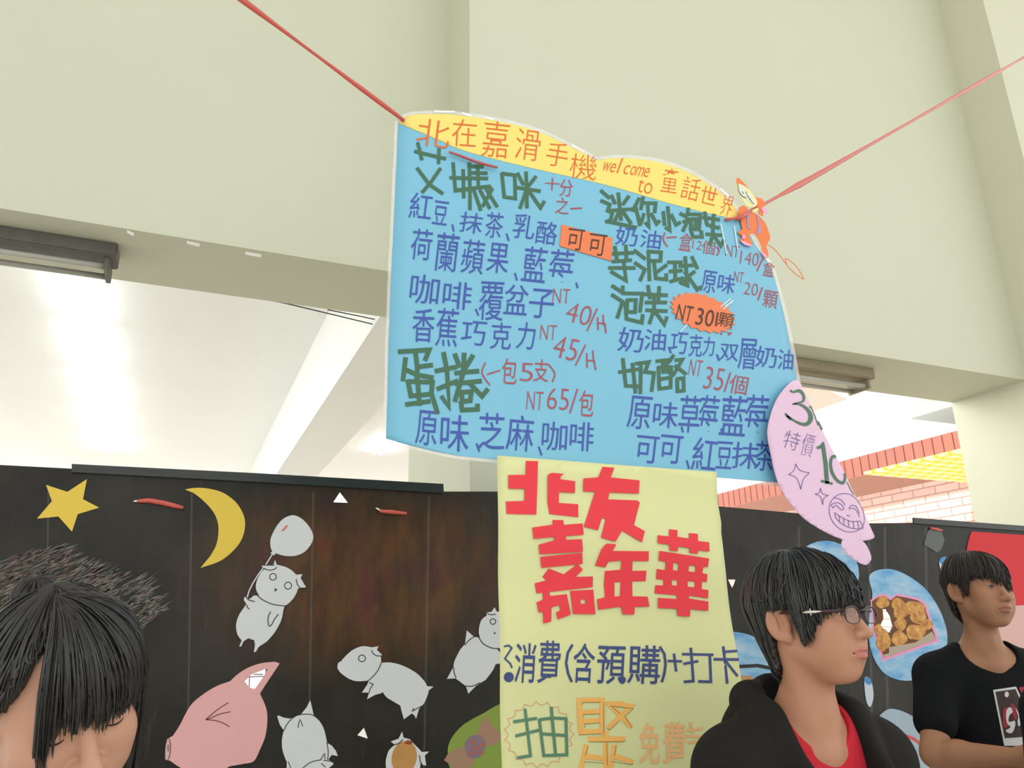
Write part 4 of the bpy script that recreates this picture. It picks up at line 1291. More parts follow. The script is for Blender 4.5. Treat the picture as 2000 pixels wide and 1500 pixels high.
pinks = mat('pink_lilac_paper', lin(232, 198, 222), 0.65, 0.25, var=0.02, scale=4)
kout = cr([(290, 80), (240, 100), (160, 190), (110, 290), (75, 420), (72, 500), (90, 600), (130, 780), (180, 900), (240, 990), (330, 1090), (430, 1160), (530, 1215), (622, 1252)], 3, False) \
    + cr([(610, 1290), (640, 1345), (700, 1395), (760, 1430), (800, 1436), (826, 1410), (830, 1370), (800, 1300), (768, 1262)], 3, False) \
    + [(830, 1252), (862, 1240), (876, 1225), (850, 1170), (815, 1085), (780, 1010), (720, 900), (640, 730), (560, 590), (480, 440), (420, 320), (360, 180), (320, 90)]
pk_ = sheet('price_sign', [ZK(kout)], YK, 0.0012, pinks, None, kbend, 0.02, True)
tag(pk_, 'pink lilac paper sign with a drawn grin, hung at the right edge of the poster', 'sign')
V, Fc = [], []
ribbon(ZK(cr([(243, 160), (258, 172), (300, 160), (330, 172), (345, 205), (330, 240), (290, 250), (258, 262)], 3, False)), [4, 5, 3, 3, 4, 5, 6, 7, 7, 7, 7, 7, 6, 6, 5, 4, 3, 3, 3, 3, 2, 2][:22], V, Fc)
ribbon(ZK(cr([(258, 258), (310, 262), (365, 295), (392, 345), (375, 395), (335, 408), (275, 385), (215, 345)], 3, False)), [2, 3, 3, 4, 5, 6, 7, 8, 9, 10, 10, 9, 8, 7, 7, 6, 5, 5, 4, 4, 4, 4][:22], V, Fc)
ribbon(ZK([(205, 330), (215, 345), (240, 372)]), 4, V, Fc)
for s_, wd in (([(392, 272), (405, 285)], 4), ([(408, 290), (430, 340), (448, 410)], 2.2), ([(455, 385), (482, 440)], 5), ([(438, 580), (462, 572), (485, 540)], [5, 6, 4]), ([(480, 560), (498, 700), (508, 835)], 8), ([(468, 822), (545, 842)], 4.5),
               (cr([(585, 640), (552, 645), (535, 690), (545, 760), (585, 820), (630, 835), (655, 790), (650, 770)], 3, False), 6), ([(668, 830), (690, 880), (720, 920)], 2)):
    ribbon(ZK(s_), wd, V, Fc)
ink('green_lettering', V, Fc, YK, mat('moss_marker', lin(74, 116, 88), 0.6), pk_, kbend, 0.0012)
V, Fc = [], []
put('特', 1547, 860, 31, 36, V, Fc, -0.016, 18)
put('價', 1578, 869, 23, 44, V, Fc, -0.016, 14)
PS = [cr([(280, 697), (310, 745), (378, 762)], 3, False), cr([(378, 762), (335, 810), (316, 882)], 3, False), cr([(316, 882), (285, 800), (228, 776)], 3, False), cr([(228, 776), (265, 745), (280, 697)], 3, False),
      cr([(460, 875), (475, 915), (517, 928)], 3, False), cr([(517, 928), (485, 950), (476, 995)], 3, False), cr([(476, 995), (462, 940), (422, 918)], 3, False), cr([(422, 918), (450, 908), (460, 875)], 3, False)]
PS += [circ(660, 1055, 128, 150, rot=-38) + [circ(660, 1055, 128, 150, rot=-38)[0]],
       cr([(540, 1000), (560, 985), (600, 985), (630, 1020), (615, 1035), (575, 1000), (555, 1020), (540, 1000)], 3, False), cr([(560, 945), (610, 960), (640, 1000)], 3, False), cr([(668, 1025), (690, 1000), (730, 1010), (752, 1060)], 3, False), cr([(675, 1030), (695, 1020), (730, 1040), (750, 1085)], 3, False), cr([(655, 1070), (665, 1082), (675, 1072)], 3, False),
       cr([(565, 1055), (610, 1085), (680, 1118), (752, 1115)], 3, False), cr([(565, 1055), (575, 1095), (630, 1145), (710, 1172), (775, 1165), (752, 1115)], 3, False), [(598, 1080), (600, 1118)], [(630, 1098), (632, 1142)], [(665, 1112), (668, 1155)], [(700, 1118), (705, 1168)], [(732, 1116), (742, 1168)]]
for s_ in PS:
    ribbon(ZK(s_), 1.3, V, Fc)
ink('violet_pen_drawing', V, Fc, YK, mat('violet_pen', lin(120, 100, 160), 0.6), pk_, kbend, 0.0012)

# ================================================================== people


class Field:
    """Signed distance field on a (non-uniform) grid, meshed with surface nets."""

    def __init__(self, xs, ys, zs):
        self.ax = [np.asarray(a, float) for a in (xs, ys, zs)]
        self.F = np.full([len(a) for a in self.ax], 1.0)

    def op(self, fun, lo, hi, k=0.01, mode='u', M=None):
        m = k * 1.5 + 0.02
        if M is not None:      # fun works in local space, M maps local -> grid space
            cs = np.array([(x, y, z) for x in (lo[0], hi[0]) for y in (lo[1], hi[1]) for z in (lo[2], hi[2])])
            cs = cs @ M[:3, :3].T + M[:3, 3]
            lo, hi = cs.min(0), cs.max(0)
        sl = []
        for a, l, h in zip(self.ax, lo, hi):
            i0, i1 = np.searchsorted(a, l - m), np.searchsorted(a, h + m)
            if i1 <= i0:
                return
            sl.append(slice(i0, i1))
        X, Y, Z = np.meshgrid(*[a[s] for a, s in zip(self.ax, sl)], indexing='ij')
        p = np.stack([X, Y, Z], -1)
        if M is not None:
            p = (p - M[:3, 3]) @ M[:3, :3]
        d = fun(p)
        A = self.F[tuple(sl)]
        if mode == 'u':
            h = np.maximum(k - np.abs(A - d), 0) / k
            self.F[tuple(sl)] = np.minimum(A, d) - h * h * k * 0.25
        else:
            d = -d
            h = np.maximum(k - np.abs(A - d), 0) / k
            self.F[tuple(sl)] = np.maximum(A, d) + h * h * k * 0.25

    def ell(self, c, r, k=0.01, mode='u', M=None, inf=0.0):
        c, r = np.array(c, float), np.array(r, float) + inf

        def f(p):
            q = p - c
            k0 = np.linalg.norm(q / r, axis=-1)
            k1 = np.linalg.norm(q / (r * r), axis=-1) + 1e-9
            return k0 * (k0 - 1) / k1
        self.op(f, c - r, c + r, k, mode, M)

    def cap(self, a, b, ra, rb, k=0.01, mode='u', M=None, inf=0.0, sq=(1, 1, 1)):
        a, b = np.array(a, float), np.array(b, float)
        ra, rb = ra + inf, rb + inf
        ab = b - a
        L = ab @ ab + 1e-12

        def f(p):
            t = np.clip(((p - a) @ ab) / L, 0, 1)
            q = p - a - t[..., None] * ab
            return np.linalg.norm(q, axis=-1) - (ra + (rb - ra) * t)
        R_ = max(ra, rb)
        self.op(f, np.minimum(a, b) - R_, np.maximum(a, b) + R_, k, mode, M)

    def chain(self, pts, rs, k=0.01, mode='u', M=None, inf=0.0):
        for i in range(len(pts) - 1):
            self.cap(pts[i], pts[i + 1], rs[i], rs[i + 1], k, mode, M, inf)

    def mesh(self):
        F, (xs, ys, zs) = self.F, self.ax
        s = F < 0
        n = [d - 1 for d in F.shape]
        cnt = np.zeros(n, np.int8)
        for dx in (0, 1):
            for dy in (0, 1):
                for dz in (0, 1):
                    cnt += s[dx:dx + n[0], dy:dy + n[1], dz:dz + n[2]]
        act = (cnt > 0) & (cnt < 8)
        I = np.argwhere(act)
        idx = np.full(n, -1, np.int64)
        idx[act] = np.arange(len(I))
        acc = np.zeros((len(I), 3))
        num = np.zeros(len(I))
        C = [(dx, dy, dz) for dx in (0, 1) for dy in (0, 1) for dz in (0, 1)]
        val = {c: F[I[:, 0] + c[0], I[:, 1] + c[1], I[:, 2] + c[2]] for c in C}
        pos = {c: np.stack([xs[I[:, 0] + c[0]], ys[I[:, 1] + c[1]], zs[I[:, 2] + c[2]]], -1) for c in C}
        for a in C:
            for ax in range(3):
                if a[ax] == 0:
                    b = tuple(1 if i == ax else a[i] for i in range(3))
                    m = (val[a] < 0) != (val[b] < 0)
                    t = (val[a] / (val[a] - val[b] + 1e-12))[m][:, None]
                    acc[m] += pos[a][m] * (1 - t) + pos[b][m] * t
                    num[m] += 1
        V = acc / np.maximum(num, 1)[:, None]
        faces = []
        for ax in range(3):
            o = [i for i in range(3) if i != ax]
            s0 = [slice(1, -1)] * 3
            s0[ax] = slice(0, n[ax])
            s1 = list(s0)
            s1[ax] = slice(1, n[ax] + 1)
            a, b = s[tuple(s0)], s[tuple(s1)]
            E_ = np.argwhere(a != b)
            if not len(E_):
                continue
            flip = a[tuple(E_.T)]
            E_ = E_ + np.array([0 if i == ax else 1 for i in range(3)])

            def cell(du, dv):
                q = E_.copy()
                q[:, o[0]] -= du
                q[:, o[1]] -= dv
                return idx[tuple(q.T)]
            q = np.stack([cell(0, 0), cell(1, 0), cell(1, 1), cell(0, 1)], -1)
            sw = flip if ax != 1 else ~flip
            q[~sw] = q[~sw][:, ::-1]
            faces.append(q)
        return V, np.concatenate(faces)


def axis(lo, hi, fine_lo, fine_hi, fine, coarse):
    out = [lo]
    while out[-1] < hi:
        x = out[-1]
        out.append(x + (fine if fine_lo - coarse < x < fine_hi else coarse))
    return np.array(out)


def to_obj(name, V, Fq, m, parent, W, mats=None, mi=None):
    V = V @ W[:3, :3].T + W[:3, 3]
    me = bpy.data.meshes.new(name)
    nv, nf = len(V), len(Fq)
    me.vertices.add(nv)
    me.vertices.foreach_set('co', V.astype(np.float32).ravel())
    k = Fq.shape[1]
    me.loops.add(nf * k)
    me.loops.foreach_set('vertex_index', Fq.astype(np.int32).ravel())
    me.polygons.add(nf)
    me.polygons.foreach_set('loop_start', np.arange(0, nf * k, k, dtype=np.int32))
    me.update(calc_edges=True)
    me.validate()
    o = link(name, me, m, parent, True)
    if mats:
        for q in mats:
            me.materials.append(q)
        me.polygons.foreach_set('material_index', mi.astype(np.int32))
    return o


def rot(ax, deg):
    m = np.eye(4)
    m[:3, :3] = np.array(Matrix.Rotation(math.radians(deg), 3, ax))
    return m


def skin_mat(name, c):
    return mat(name, lin(*c), 0.5, 0.35, var=0.05, scale=25, sss=0.12)


hairm = bpy.data.materials.new('black_hair')
hairm.use_nodes = True
nt = hairm.node_tree
bs = nt.nodes['Principled BSDF']
bs.inputs['Base Color'].default_value = lin(34, 32, 31)
bs.inputs['Roughness'].default_value = 0.36
bs.inputs['Specular IOR Level'].default_value = 0.6
MATS['black_hair'] = hairm
hairb = mat('dark_brown_hair', lin(44, 36, 31), 0.48, 0.4)
blackcloth = mat('black_fleece', lin(33, 32, 29), 0.9, 0.2, bump=0.9, bscale=13)
blackknit = mat('black_cotton', lin(20, 21, 23), 0.85, 0.15, bump=0.7, bscale=12)
redcloth = mat('red_cotton', lin(196, 42, 58), 0.8, 0.2, bump=0.15, bscale=200)
jeans = mat('blue_denim', lin(52, 62, 84), 0.85, 0.2, var=0.15, scale=30)
shoem = mat('dark_shoe', lin(44, 42, 42), 0.6)
lashm = mat('dark_lash', lin(34, 24, 22), 0.6)
eyem = mat('eye_white', lin(214, 206, 200), 0.25)
irism = mat('dark_iris', lin(30, 20, 16), 0.15)


def vnoise(n, seed):
    r_ = np.random.RandomState(seed)
    t = r_.uniform(-1, 1, n)
    return lambda x: _vn(t, x)


def _vn(t, x):
    n = len(t)
    i = np.floor(x).astype(int)
    f = x - i
    f = f * f * (3 - 2 * f)
    return t[i % n] * (1 - f) + t[(i + 1) % n] * f


class Hair:
    """Shell of hair combed from the crown; hem(theta deg) gives the height where it ends."""

    def __init__(self, c, r, below, hem, seed, crown=(0.0, 0.0), amp=0.004):
        self.c, self.r, self.below, self.hem, self.amp = np.array(c), np.array(r), below, hem, amp
        self.n1, self.n2, self.n3 = vnoise(64, seed), vnoise(160, seed + 1), vnoise(360, seed + 2)
        self.nh, self.nh2 = vnoise(90, seed + 3), vnoise(220, seed + 4)
        self.crown = crown

    def point(self, th, u, off=0.0, hemoff=0.0):
        th, u = np.broadcast_arrays(np.asarray(th, float), np.asarray(u, float))
        c, r = self.c, self.r
        zh = self.hem(np.degrees(th)) + hemoff
        q = (th / (2 * np.pi)) % 1.0
        zh = zh + 0.004 * self.nh(q * 90) + 0.004 * self.nh2(q * 220)
        rz = r[2]
        top = np.clip((zh - c[2]) / rz, -1, 0.98)
        phi_m = np.where(zh > c[2], np.arccos(np.clip(top, 0, 1)), np.pi / 2)
        L1 = rz * phi_m * 1.0
        L2 = np.maximum(c[2] - zh, 0)
        s = u * (L1 + L2)
        phi = np.minimum(s / rz, phi_m)
        down = np.maximum(s - L1, 0)
        sc = np.sin(phi) * self.below(np.degrees(th), down)
        z = c[2] + rz * np.cos(phi) - down
        a = self.amp * np.clip(u * 4, 0, 1)
        rad = 1 + (a * (0.55 * self.n1(q * 64 + 0.6 * u) + 0.5 * self.n2(q * 160 + 1.0 * u) + 0.4 * self.n3(q * 360 + 1.2 * u)) + off) / 0.095
        k = (1 - np.sin(phi)) ** 2
        x = c[0] + r[0] * sc * rad * np.sin(th) + self.crown[0] * k
        y = c[1] - r[1] * sc * rad * np.cos(th) + self.crown[1] * k
        z = z + (rad - 1) * 0.09 * np.cos(phi)
        return np.stack([x, y, z], -1)

    def shell(self, t0, t1, nt_=300, nu=40, thick=0.012, off=0.0):
        th = np.radians(np.linspace(t0, t1, nt_))
        u = np.linspace(0.0, 1, nu)
        T, U = np.meshgrid(th, u, indexing='ij')
        taper = 0.006 * np.clip((U - 0.85) / 0.15, 0, 1) ** 2
        A = self.point(T, U, off - taper)
        B = self.point(T, U, off - thick)
        V = np.concatenate([A.reshape(-1, 3), B.reshape(-1, 3)])
        N = nt_ * nu
        i, j = np.meshgrid(np.arange(nt_ - 1), np.arange(nu - 1), indexing='ij')
        a = (i * nu + j).ravel()
        Fo = np.stack([a, a + 1, a + nu + 1, a + nu], -1)
        Fi = np.stack([a + N, a + nu + N, a + nu + 1 + N, a + 1 + N], -1)
        i = np.arange(nt_ - 1)
        e = i * nu + nu - 1
        Fh = np.stack([e, e + N, e + nu + N, e + nu], -1)
        j = np.arange(nu - 1)
        Fs = np.stack([j, j + N, j + 1 + N, j + 1], -1)
        b = (nt_ - 1) * nu + j
        Fe = np.stack([b, b + 1, b + 1 + N, b + N], -1)
        return V, np.concatenate([Fo, Fi, Fh, Fs, Fe])

    def locks(self, n, t0, t1, w=0.006, seed=0, out=0.002, ext=0.008, u0=(0.1, 0.6), drift=0.12):
        r_ = np.random.RandomState(seed)
        Vs, Fs, base = [], [], 0
        K = 14
        for i in range(n):
            t = math.radians(r_.uniform(t0, t1))
            a = r_.uniform(*u0)
            d = r_.normal(0, drift)
            ww = w * r_.uniform(0.5, 1.2)
            ex = -abs(r_.normal(0, ext))
            u = np.linspace(a, 1.0, K)
            f = (u - a) / (1 - a)
            prof = np.sin(np.pi * np.clip(f * 0.92 + 0.06, 0, 1)) ** 0.6
            o_ = out * np.sin(np.pi * np.clip(f, 0, 1)) ** 0.5 * r_.uniform(0.3, 1.3)
            tt = t + d * f * f
            C_ = self.point(tt, u, o_ + 0.001, ex)
            e = np.radians(1.0)
            tg = self.point(tt + e, u, o_ + 0.001, ex) - C_
            tg /= np.linalg.norm(tg, axis=1)[:, None] + 1e-9
            dn = np.gradient(C_, axis=0)
            nr = np.cross(tg, dn)
            nr /= np.linalg.norm(nr, axis=1)[:, None] + 1e-9
            cen = np.array([self.c[0], self.c[1], self.c[2] - 0.02])
            sg = np.sign(((C_ - cen) * nr).sum(1))[:, None]
            nr = nr * sg
            hw = (ww * prof / 2)[:, None]
            ring = [C_ - tg * hw, C_ + nr * hw * 0.45, C_ + tg * hw, C_ - nr * hw * 0.45]
            Vs.append(np.stack(ring, 1).reshape(-1, 3))
            for k in range(K - 1):
                for q in range(4):
                    Fs.append((base + k * 4 + q, base + k * 4 + (q + 1) % 4, base + (k + 1) * 4 + (q + 1) % 4, base + (k + 1) * 4 + q))
            base += K * 4
        return np.concatenate(Vs), np.array(Fs)


def xf(V, M):
    return V @ M[:3, :3].T + M[:3, 3]


def head_field(f, M, p):
    """Adds a head (eye level at z = 0, looking along -y) to the field."""
    e = lambda c, r, k=0.02, mode='u': f.ell(c, r, k, mode, M)
    c_ = lambda a, b, ra, rb, k=0.012, mode='u': f.cap(a, b, ra, rb, k, mode, M)
    jw = p.get('jaw', 1.0)
    e((0, 0.016, 0.035), (0.075, 0.094, 0.086))
    e((0, -0.030, -0.020), (0.066, 0.060, 0.080), 0.03)
    e((0, -0.022, -0.070), (0.055 * jw, 0.056, 0.046), 0.03)
    e((0, -0.052, -0.100), (0.026 * jw, 0.026, 0.021), 0.03)
    for s in (-1, 1):
        c_((s * 0.052 * jw, 0.0, -0.060), (s * 0.026 * jw, -0.048, -0.101), 0.016, 0.013, 0.03)
        e((s * 0.043, -0.062, -0.030), (0.022, 0.020, 0.020), 0.03)
        e((s * 0.040, -0.055, -0.066), (0.020, 0.022, 0.024), 0.03)
    c_((-0.030, -0.078, 0.020), (0.030, -0.078, 0.020), 0.011, 0.011, 0.02)
    for s in (-1, 1):
        e((s * 0.032, -0.098, 0.000), (0.017, 0.016, 0.012), 0.016, 's')
    c_((0, -0.082, 0.012), (0, -0.107, -0.036), 0.0075, 0.0105, 0.012)
    e((0, -0.110, -0.038), (0.011, 0.010, 0.0095), 0.008)
    for s in (-1, 1):
        e((s * 0.0125, -0.098, -0.041), (0.0085, 0.011, 0.008), 0.007)
        e((s * 0.006, -0.103, -0.0485), (0.0035, 0.0045, 0.003), 0.003, 's')
    e((0, -0.080, -0.066), (0.026, 0.016, 0.020), 0.018)
    # lips
    e((0, -0.0925, -0.0665), (0.022, 0.0085, 0.0055), 0.005)
    e((0, -0.0915, -0.0775), (0.019, 0.0090, 0.0065), 0.005)
    c_((-0.022, -0.088, -0.072), (0.022, -0.088, -0.072), 0.0018, 0.0018, 0.004, 's')
    c_((-0.02, -0.0985, -0.072), (0.02, -0.0985, -0.072), 0.0024, 0.0024, 0.004, 's')
    # eyelids
    op = p.get('open', 0.003)
    for s in (-1, 1):
        ce = np.array([s * 0.032, -0.0735, 0.0])
        f.ell(ce, (0.0145, 0.0135, 0.0135), 0.005, 'u', M)
        if op > 0:
            f.ell(ce + np.array([0, -0.014, -0.001]), (0.0125, 0.006, op), 0.002, 's', M)
    # ears
    for s in (-1, 1):
        E_ = np.eye(4)
        E_[:3, 3] = (s * 0.0785, 0.014, -0.014)
        E_ = M @ E_ @ rot('Z', -s * 26) @ rot('X', -10)
        f.ell((0, 0.006, 0.004), (0.0080, 0.023, 0.034), 0.006, 'u', E_)
        f.ell((s * 0.0085, 0.005, 0.005), (0.0085, 0.0150, 0.0235), 0.004, 's', E_)
        f.ell((s * 0.003, -0.010, -0.003), (0.005, 0.006, 0.009), 0.004, 'u', E_)
        f.ell((s * 0.003, 0.010, 0.004), (0.0035, 0.0045, 0.017), 0.003, 'u', E_)
        f.ell((0, -0.004, -0.026), (0.0065, 0.009, 0.010), 0.006, 'u', E_)


def hand(f, w_, d_, side, palm_n):
    """Five-fingered relaxed hand from wrist w_, pointing along d_, palm normal palm_n."""
    d_ = np.array(d_) / np.linalg.norm(d_)
    n_ = np.array(palm_n, float)
    n_ -= d_ * (n_ @ d_)
    n_ /= np.linalg.norm(n_)
    s_ = np.cross(n_, d_) * side
    w_ = np.array(w_)
    for t in (-0.022, 0, 0.022):
        f.cap(w_ + s_ * t * 0.7 + d_ * 0.01, w_ + s_ * t + d_ * 0.085, 0.016, 0.0135, 0.015)
    for i, (t, L_) in enumerate(((0.030, 0.070), (0.010, 0.080), (-0.010, 0.074), (-0.029, 0.058))):
        a = w_ + s_ * t + d_ * 0.088
        b = a + d_ * L_ * 0.45 + n_ * 0.006
        c = b + d_ * L_ * 0.30 + n_ * 0.014
        e = c + d_ * L_ * 0.16 + n_ * 0.016
        f.chain([a, b, c, e], [0.0095, 0.0085, 0.008, 0.007], 0.004)
    a = w_ + s_ * 0.022 + d_ * 0.025
    b = a + s_ * 0.030 + d_ * 0.030 + n_ * 0.012
    f.chain([a, b, b + s_ * 0.008 + d_ * 0.032 + n_ * 0.006], [0.014, 0.0105, 0.008], 0.006)


def person(cfg):
    H = np.array(cfg['head'], float)                       # head centre (world)
    v = CAM - H
    face0 = math.degrees(math.atan2(v[0], -v[1]))
    W = np.eye(4)
    W[:3, :3] = rot('Z', face0 + cfg['yaw'])[:3, :3] * cfg.get('size', 1.0)
    W[:3, 3] = H
    Wi = np.linalg.inv(W)
    L_ = lambda q: (np.append(np.array(q, float), 1) @ Wi.T)[:3]
    s = cfg.get('size', 1.0)
    floor_z = -H[2] / s
    root = thing('person', (H[0], H[1], 0), cfg['label'], 'person')
    M = rot('Z', cfg['hyaw']) @ rot('X', cfg.get('hpitch', 0)) @ rot('Y', cfg.get('hroll', 0))
    nb = np.array(cfg.get('neck', (0, 0.045, -0.205)))
    sh_z = nb[2] - 0.055
    by = nb[1] + 0.01
    skin = skin_mat(cfg['skin'][0], cfg['skin'][1])
    lipm = skin_mat(cfg['skin'][0] + '_lips', cfg['skin'][2])
    arms = cfg['arms'](L_) if 'arms' in cfg else {}
    shw = cfg.get('shw', 0.165)
    A = {}
    for sd in (-1, 1):
        S_ = np.array((sd * shw, by + 0.005, sh_z - 0.02))
        d_ = (S_ + (sd * 0.045, 0.015, -0.27), S_ + (sd * 0.05, -0.07, -0.51))
        A[sd] = [S_] + [np.array(q) for q in arms.get(sd, d_)]

    def torso(f, inf, legs=True):
        f.ell((0, by + 0.010, sh_z - 0.16), (0.150, 0.098, 0.20), 0.05, inf=inf)
        f.ell((0, by + 0.005, sh_z - 0.36), (0.135, 0.088, 0.18), 0.06, inf=inf)
        f.cap((-shw + 0.03, by + 0.012, sh_z - 0.022), (shw - 0.03, by + 0.012, sh_z - 0.022), 0.050, 0.050, 0.05, inf=inf)
        for sd in (-1, 1):
            f.cap((sd * 0.02, nb[1] + 0.012, nb[2] + 0.005), (sd * (shw - 0.01), by + 0.006, sh_z - 0.012), 0.045, 0.040, 0.05, inf=inf)

    xs = axis(-0.62, 0.62, -0.125, 0.125, 0.0024, 0.007)
    ys = axis(-0.60, 0.36, -0.135, 0.14, 0.0024, 0.007)
    zs = axis(-0.95, 0.17, -0.15, 0.16, 0.0024, 0.007)
    f = Field(xs, ys, zs)
    head_field(f, M, cfg)
    # neck and collar bones
    nt0 = (M @ np.array((0, 0.022, -0.055, 1)))[:3]
    f.cap(nt0, nb + (0, 0.0, -0.02), 0.046, 0.051, 0.03)
    for sd in (-1, 1):
        j0 = (M @ np.array((sd * 0.045, 0.03, -0.05, 1)))[:3]
        f.cap(j0, nb + (sd * 0.012, -0.045, -0.035), 0.016, 0.011, 0.03)
        f.cap(nb + (sd * 0.012, -0.047, -0.045), nb + (sd * 0.14, -0.02, -0.035), 0.010, 0.010, 0.025)
    f.ell(nb + (0, -0.053, 0.035), (0.011, 0.012, 0.016), 0.02)
    torso(f, -0.004)
    for sd in (-1, 1):
        a = A[sd]
        f.chain([a[0], a[1]], [0.050, 0.041], 0.03)
        f.chain([a[1], a[1] + (a[2] - a[1]) * 0.3, a[2]], [0.039, 0.040, 0.026], 0.02)
        dd_ = a[2] - a[1]
        hand(f, a[2], dd_, sd, cfg.get('palm', {}).get(sd, (-sd, 0, 0.0)))
    V, Fq = f.mesh()
    cen = V[Fq].mean(1)
    cl = xf(cen, np.linalg.inv(M))
    lip = (((cl[:, 0] / 0.0215) ** 2 + ((cl[:, 2] + 0.0725) / 0.0115) ** 2) < 1) & (cl[:, 1] < -0.085)
    to_obj('body', V, Fq, skin, root, W, [lipm], lip.astype(int))
    # eyes
    op = cfg.get('open', 0.003)
    for sd in (-1, 1):
        ce = np.array((sd * 0.032, -0.0735, 0.0))
        if op > 0:
            bm = bmesh.new()
            bmesh.ops.create_uvsphere(bm, u_segments=20, v_segments=14, radius=0.0122)
            vv = np.array([q.co[:] for q in bm.verts])
            ff = [[q.index for q in fc.verts] for fc in bm.faces]
            bm.free()
            look = cfg.get('look', 0)
            vv = vv + ce + (0, -0.0005, 0)
            eo = mesh('eye', xf(xf(vv, M), W), ff, eyem, root, True)
            iris = [(0.0062 * math.cos(a), -0.0118, 0.0062 * math.sin(a)) for a in np.linspace(0, 2 * math.pi, 18, endpoint=False)] + [(0, -0.0131, 0)]
            R2 = rot('Z', look)
            iv = xf(xf(np.array(iris), R2) + ce + (0, -0.0004, -0.0005), M)
            mesh('iris', xf(iv, W), [(i, (i + 1) % 18, 18) for i in range(18)], irism, eo, True)
        lt = []
        for t in np.linspace(-1, 1, 13):
            x = 0.0122 * t
            zz_ = (op + 0.0012) * (1 - t * t) - 0.001 if op > 0 else -0.0035 - 0.0022 * (1 - t * t)
            yy_ = -0.0138 * math.sqrt(max(0.0, 1 - (x / 0.0148) ** 2 - (zz_ / 0.014) ** 2))
            lt.append(tuple(xf(xf(np.array([ce + (x, yy_ - 0.0002, zz_)]), M), W)[0]))
        tube('eyelashes', [(lt, [0.0005 + 0.0008 * (1 - abs(t)) for t in np.linspace(-1, 1, 13)])], lashm, root, 6)
        bt_ = []
        for t in np.linspace(0, 1, 8):
            bt_.append(tuple(xf(xf(np.array([(sd * (0.016 + 0.034 * t), -0.0885 + 0.016 * t * t, 0.0215 + 0.005 * math.sin(t * 2.6))]), M), W)[0]))
        tube('eyebrow', [(bt_, [0.001, 0.0022, 0.0026, 0.0026, 0.0024, 0.002, 0.0014, 0.0006])], lashm, root, 6)
    # trousers, shoes
    zs2 = axis(floor_z + 0.03, sh_z - 0.36, 9, 9, 0.01, 0.012)
    f = Field(axis(-0.3, 0.3, 9, 9, 0.01, 0.011), axis(-0.3, 0.36, 9, 9, 0.01, 0.011), zs2)
    hz = sh_z - 0.53
    f.ell((0, by + 0.008, hz), (0.165, 0.112, 0.13), 0.05)
    for sd in (-1, 1):
        f.chain([(sd * 0.085, by + 0.005, hz - 0.06), (sd * 0.095, by - 0.005, hz - 0.46), (sd * 0.10, by + 0.02, floor_z + 0.09)], [0.092, 0.066, 0.056], 0.04)
    V, Fq = f.mesh()
    to_obj('trousers', V, Fq, jeans, root, W)
    for sd in (-1, 1):
        f = Field(axis(-0.25, 0.25, 9, 9, 0.01, 0.008), axis(-0.3, 0.3, 9, 9, 0.01, 0.008), axis(floor_z, floor_z + 0.16, 9, 9, 0.01, 0.008))
        f.ell((sd * 0.10, by - 0.05, floor_z + 0.045), (0.046, 0.125, 0.042), 0.02)
        f.ell((sd * 0.10, by + 0.02, floor_z + 0.07), (0.042, 0.055, 0.06), 0.02)
        V, Fq = f.mesh()
        V[:, 2] = np.maximum(V[:, 2], floor_z + 0.003)
        to_obj('shoe', V, Fq, shoem, root, W)
    cfg['M'], cfg['W'], cfg['A'], cfg['root'], cfg['nb'], cfg['by'], cfg['shz'], cfg['torso'] = M, W, A, root, nb, by, sh_z, torso
    return cfg


def hair_obj(name, cfg, parts, m):
    Vs, Fs, b = [], [], 0
    for V, Fq in parts:
        Vs.append(xf(V, cfg['M']))
        Fs.append(Fq + b)
        b += len(V)
    return to_obj(name, np.concatenate(Vs), np.concatenate(Fs), m, cfg['root'], cfg['W'])


def cloth(name, cfg, build, m, res=0.0065, box_=None):
    lo, hi = box_ or ((-0.42, -0.32, cfg['shz'] - 0.62), (0.42, 0.34, 0.02))
    f = Field(np.arange(lo[0], hi[0], res), np.arange(lo[1], hi[1], res), np.arange(lo[2], hi[2], res))
    build(f)
    V, Fq = f.mesh()
    return to_obj(name, V, Fq, m, cfg['root'], cfg['W'])


def hem_fn(tab):
    a = np.array(tab, float)
    return lambda d: np.interp((np.asarray(d) + 180) % 360 - 180, a[:, 0], a[:, 1])


def sym(tab):
    return [(-t, z) for t, z in tab[::-1] if t > 0] + tab


# ---------------------------------------------------------------- man with glasses
m1 = person(dict(head=PD(1580, 1204, 1.53), yaw=40, hyaw=20, hpitch=-3, hroll=0, label='young man with black fringe and glasses in a black hoodie over a red shirt',
                 skin=('warm_skin', (186, 135, 107), (184, 112, 100)), open=0.003, neck=(0, 0.045, -0.205), jaw=0.98))
hem1 = hem_fn(sym([(0, 0.012), (30, 0.008), (42, -0.004), (52, -0.026), (60, -0.046), (70, -0.056), (74, -0.03), (79, 0.014), (102, 0.016), (108, -0.04), (118, -0.095), (140, -0.115), (180, -0.125)]))


def below1(d, dn):
    back = np.clip((np.abs((np.asarray(d) + 180) % 360 - 180) - 100) / 40, 0, 1)
    return 1 - dn * (0.4 + 2.0 * back) - back * dn * dn * 3


h1 = Hair((0, 0.012, 0.028), (0.094, 0.114, 0.106), below1, hem1, 5, (0.0, 0.02), 0.0045)
hair_obj('hair', m1, [h1.shell(-180, 180, 720, 56, 0.02), h1.locks(520, -180, 180, 0.0065, 1, 0.0018, 0.006)], hairm)


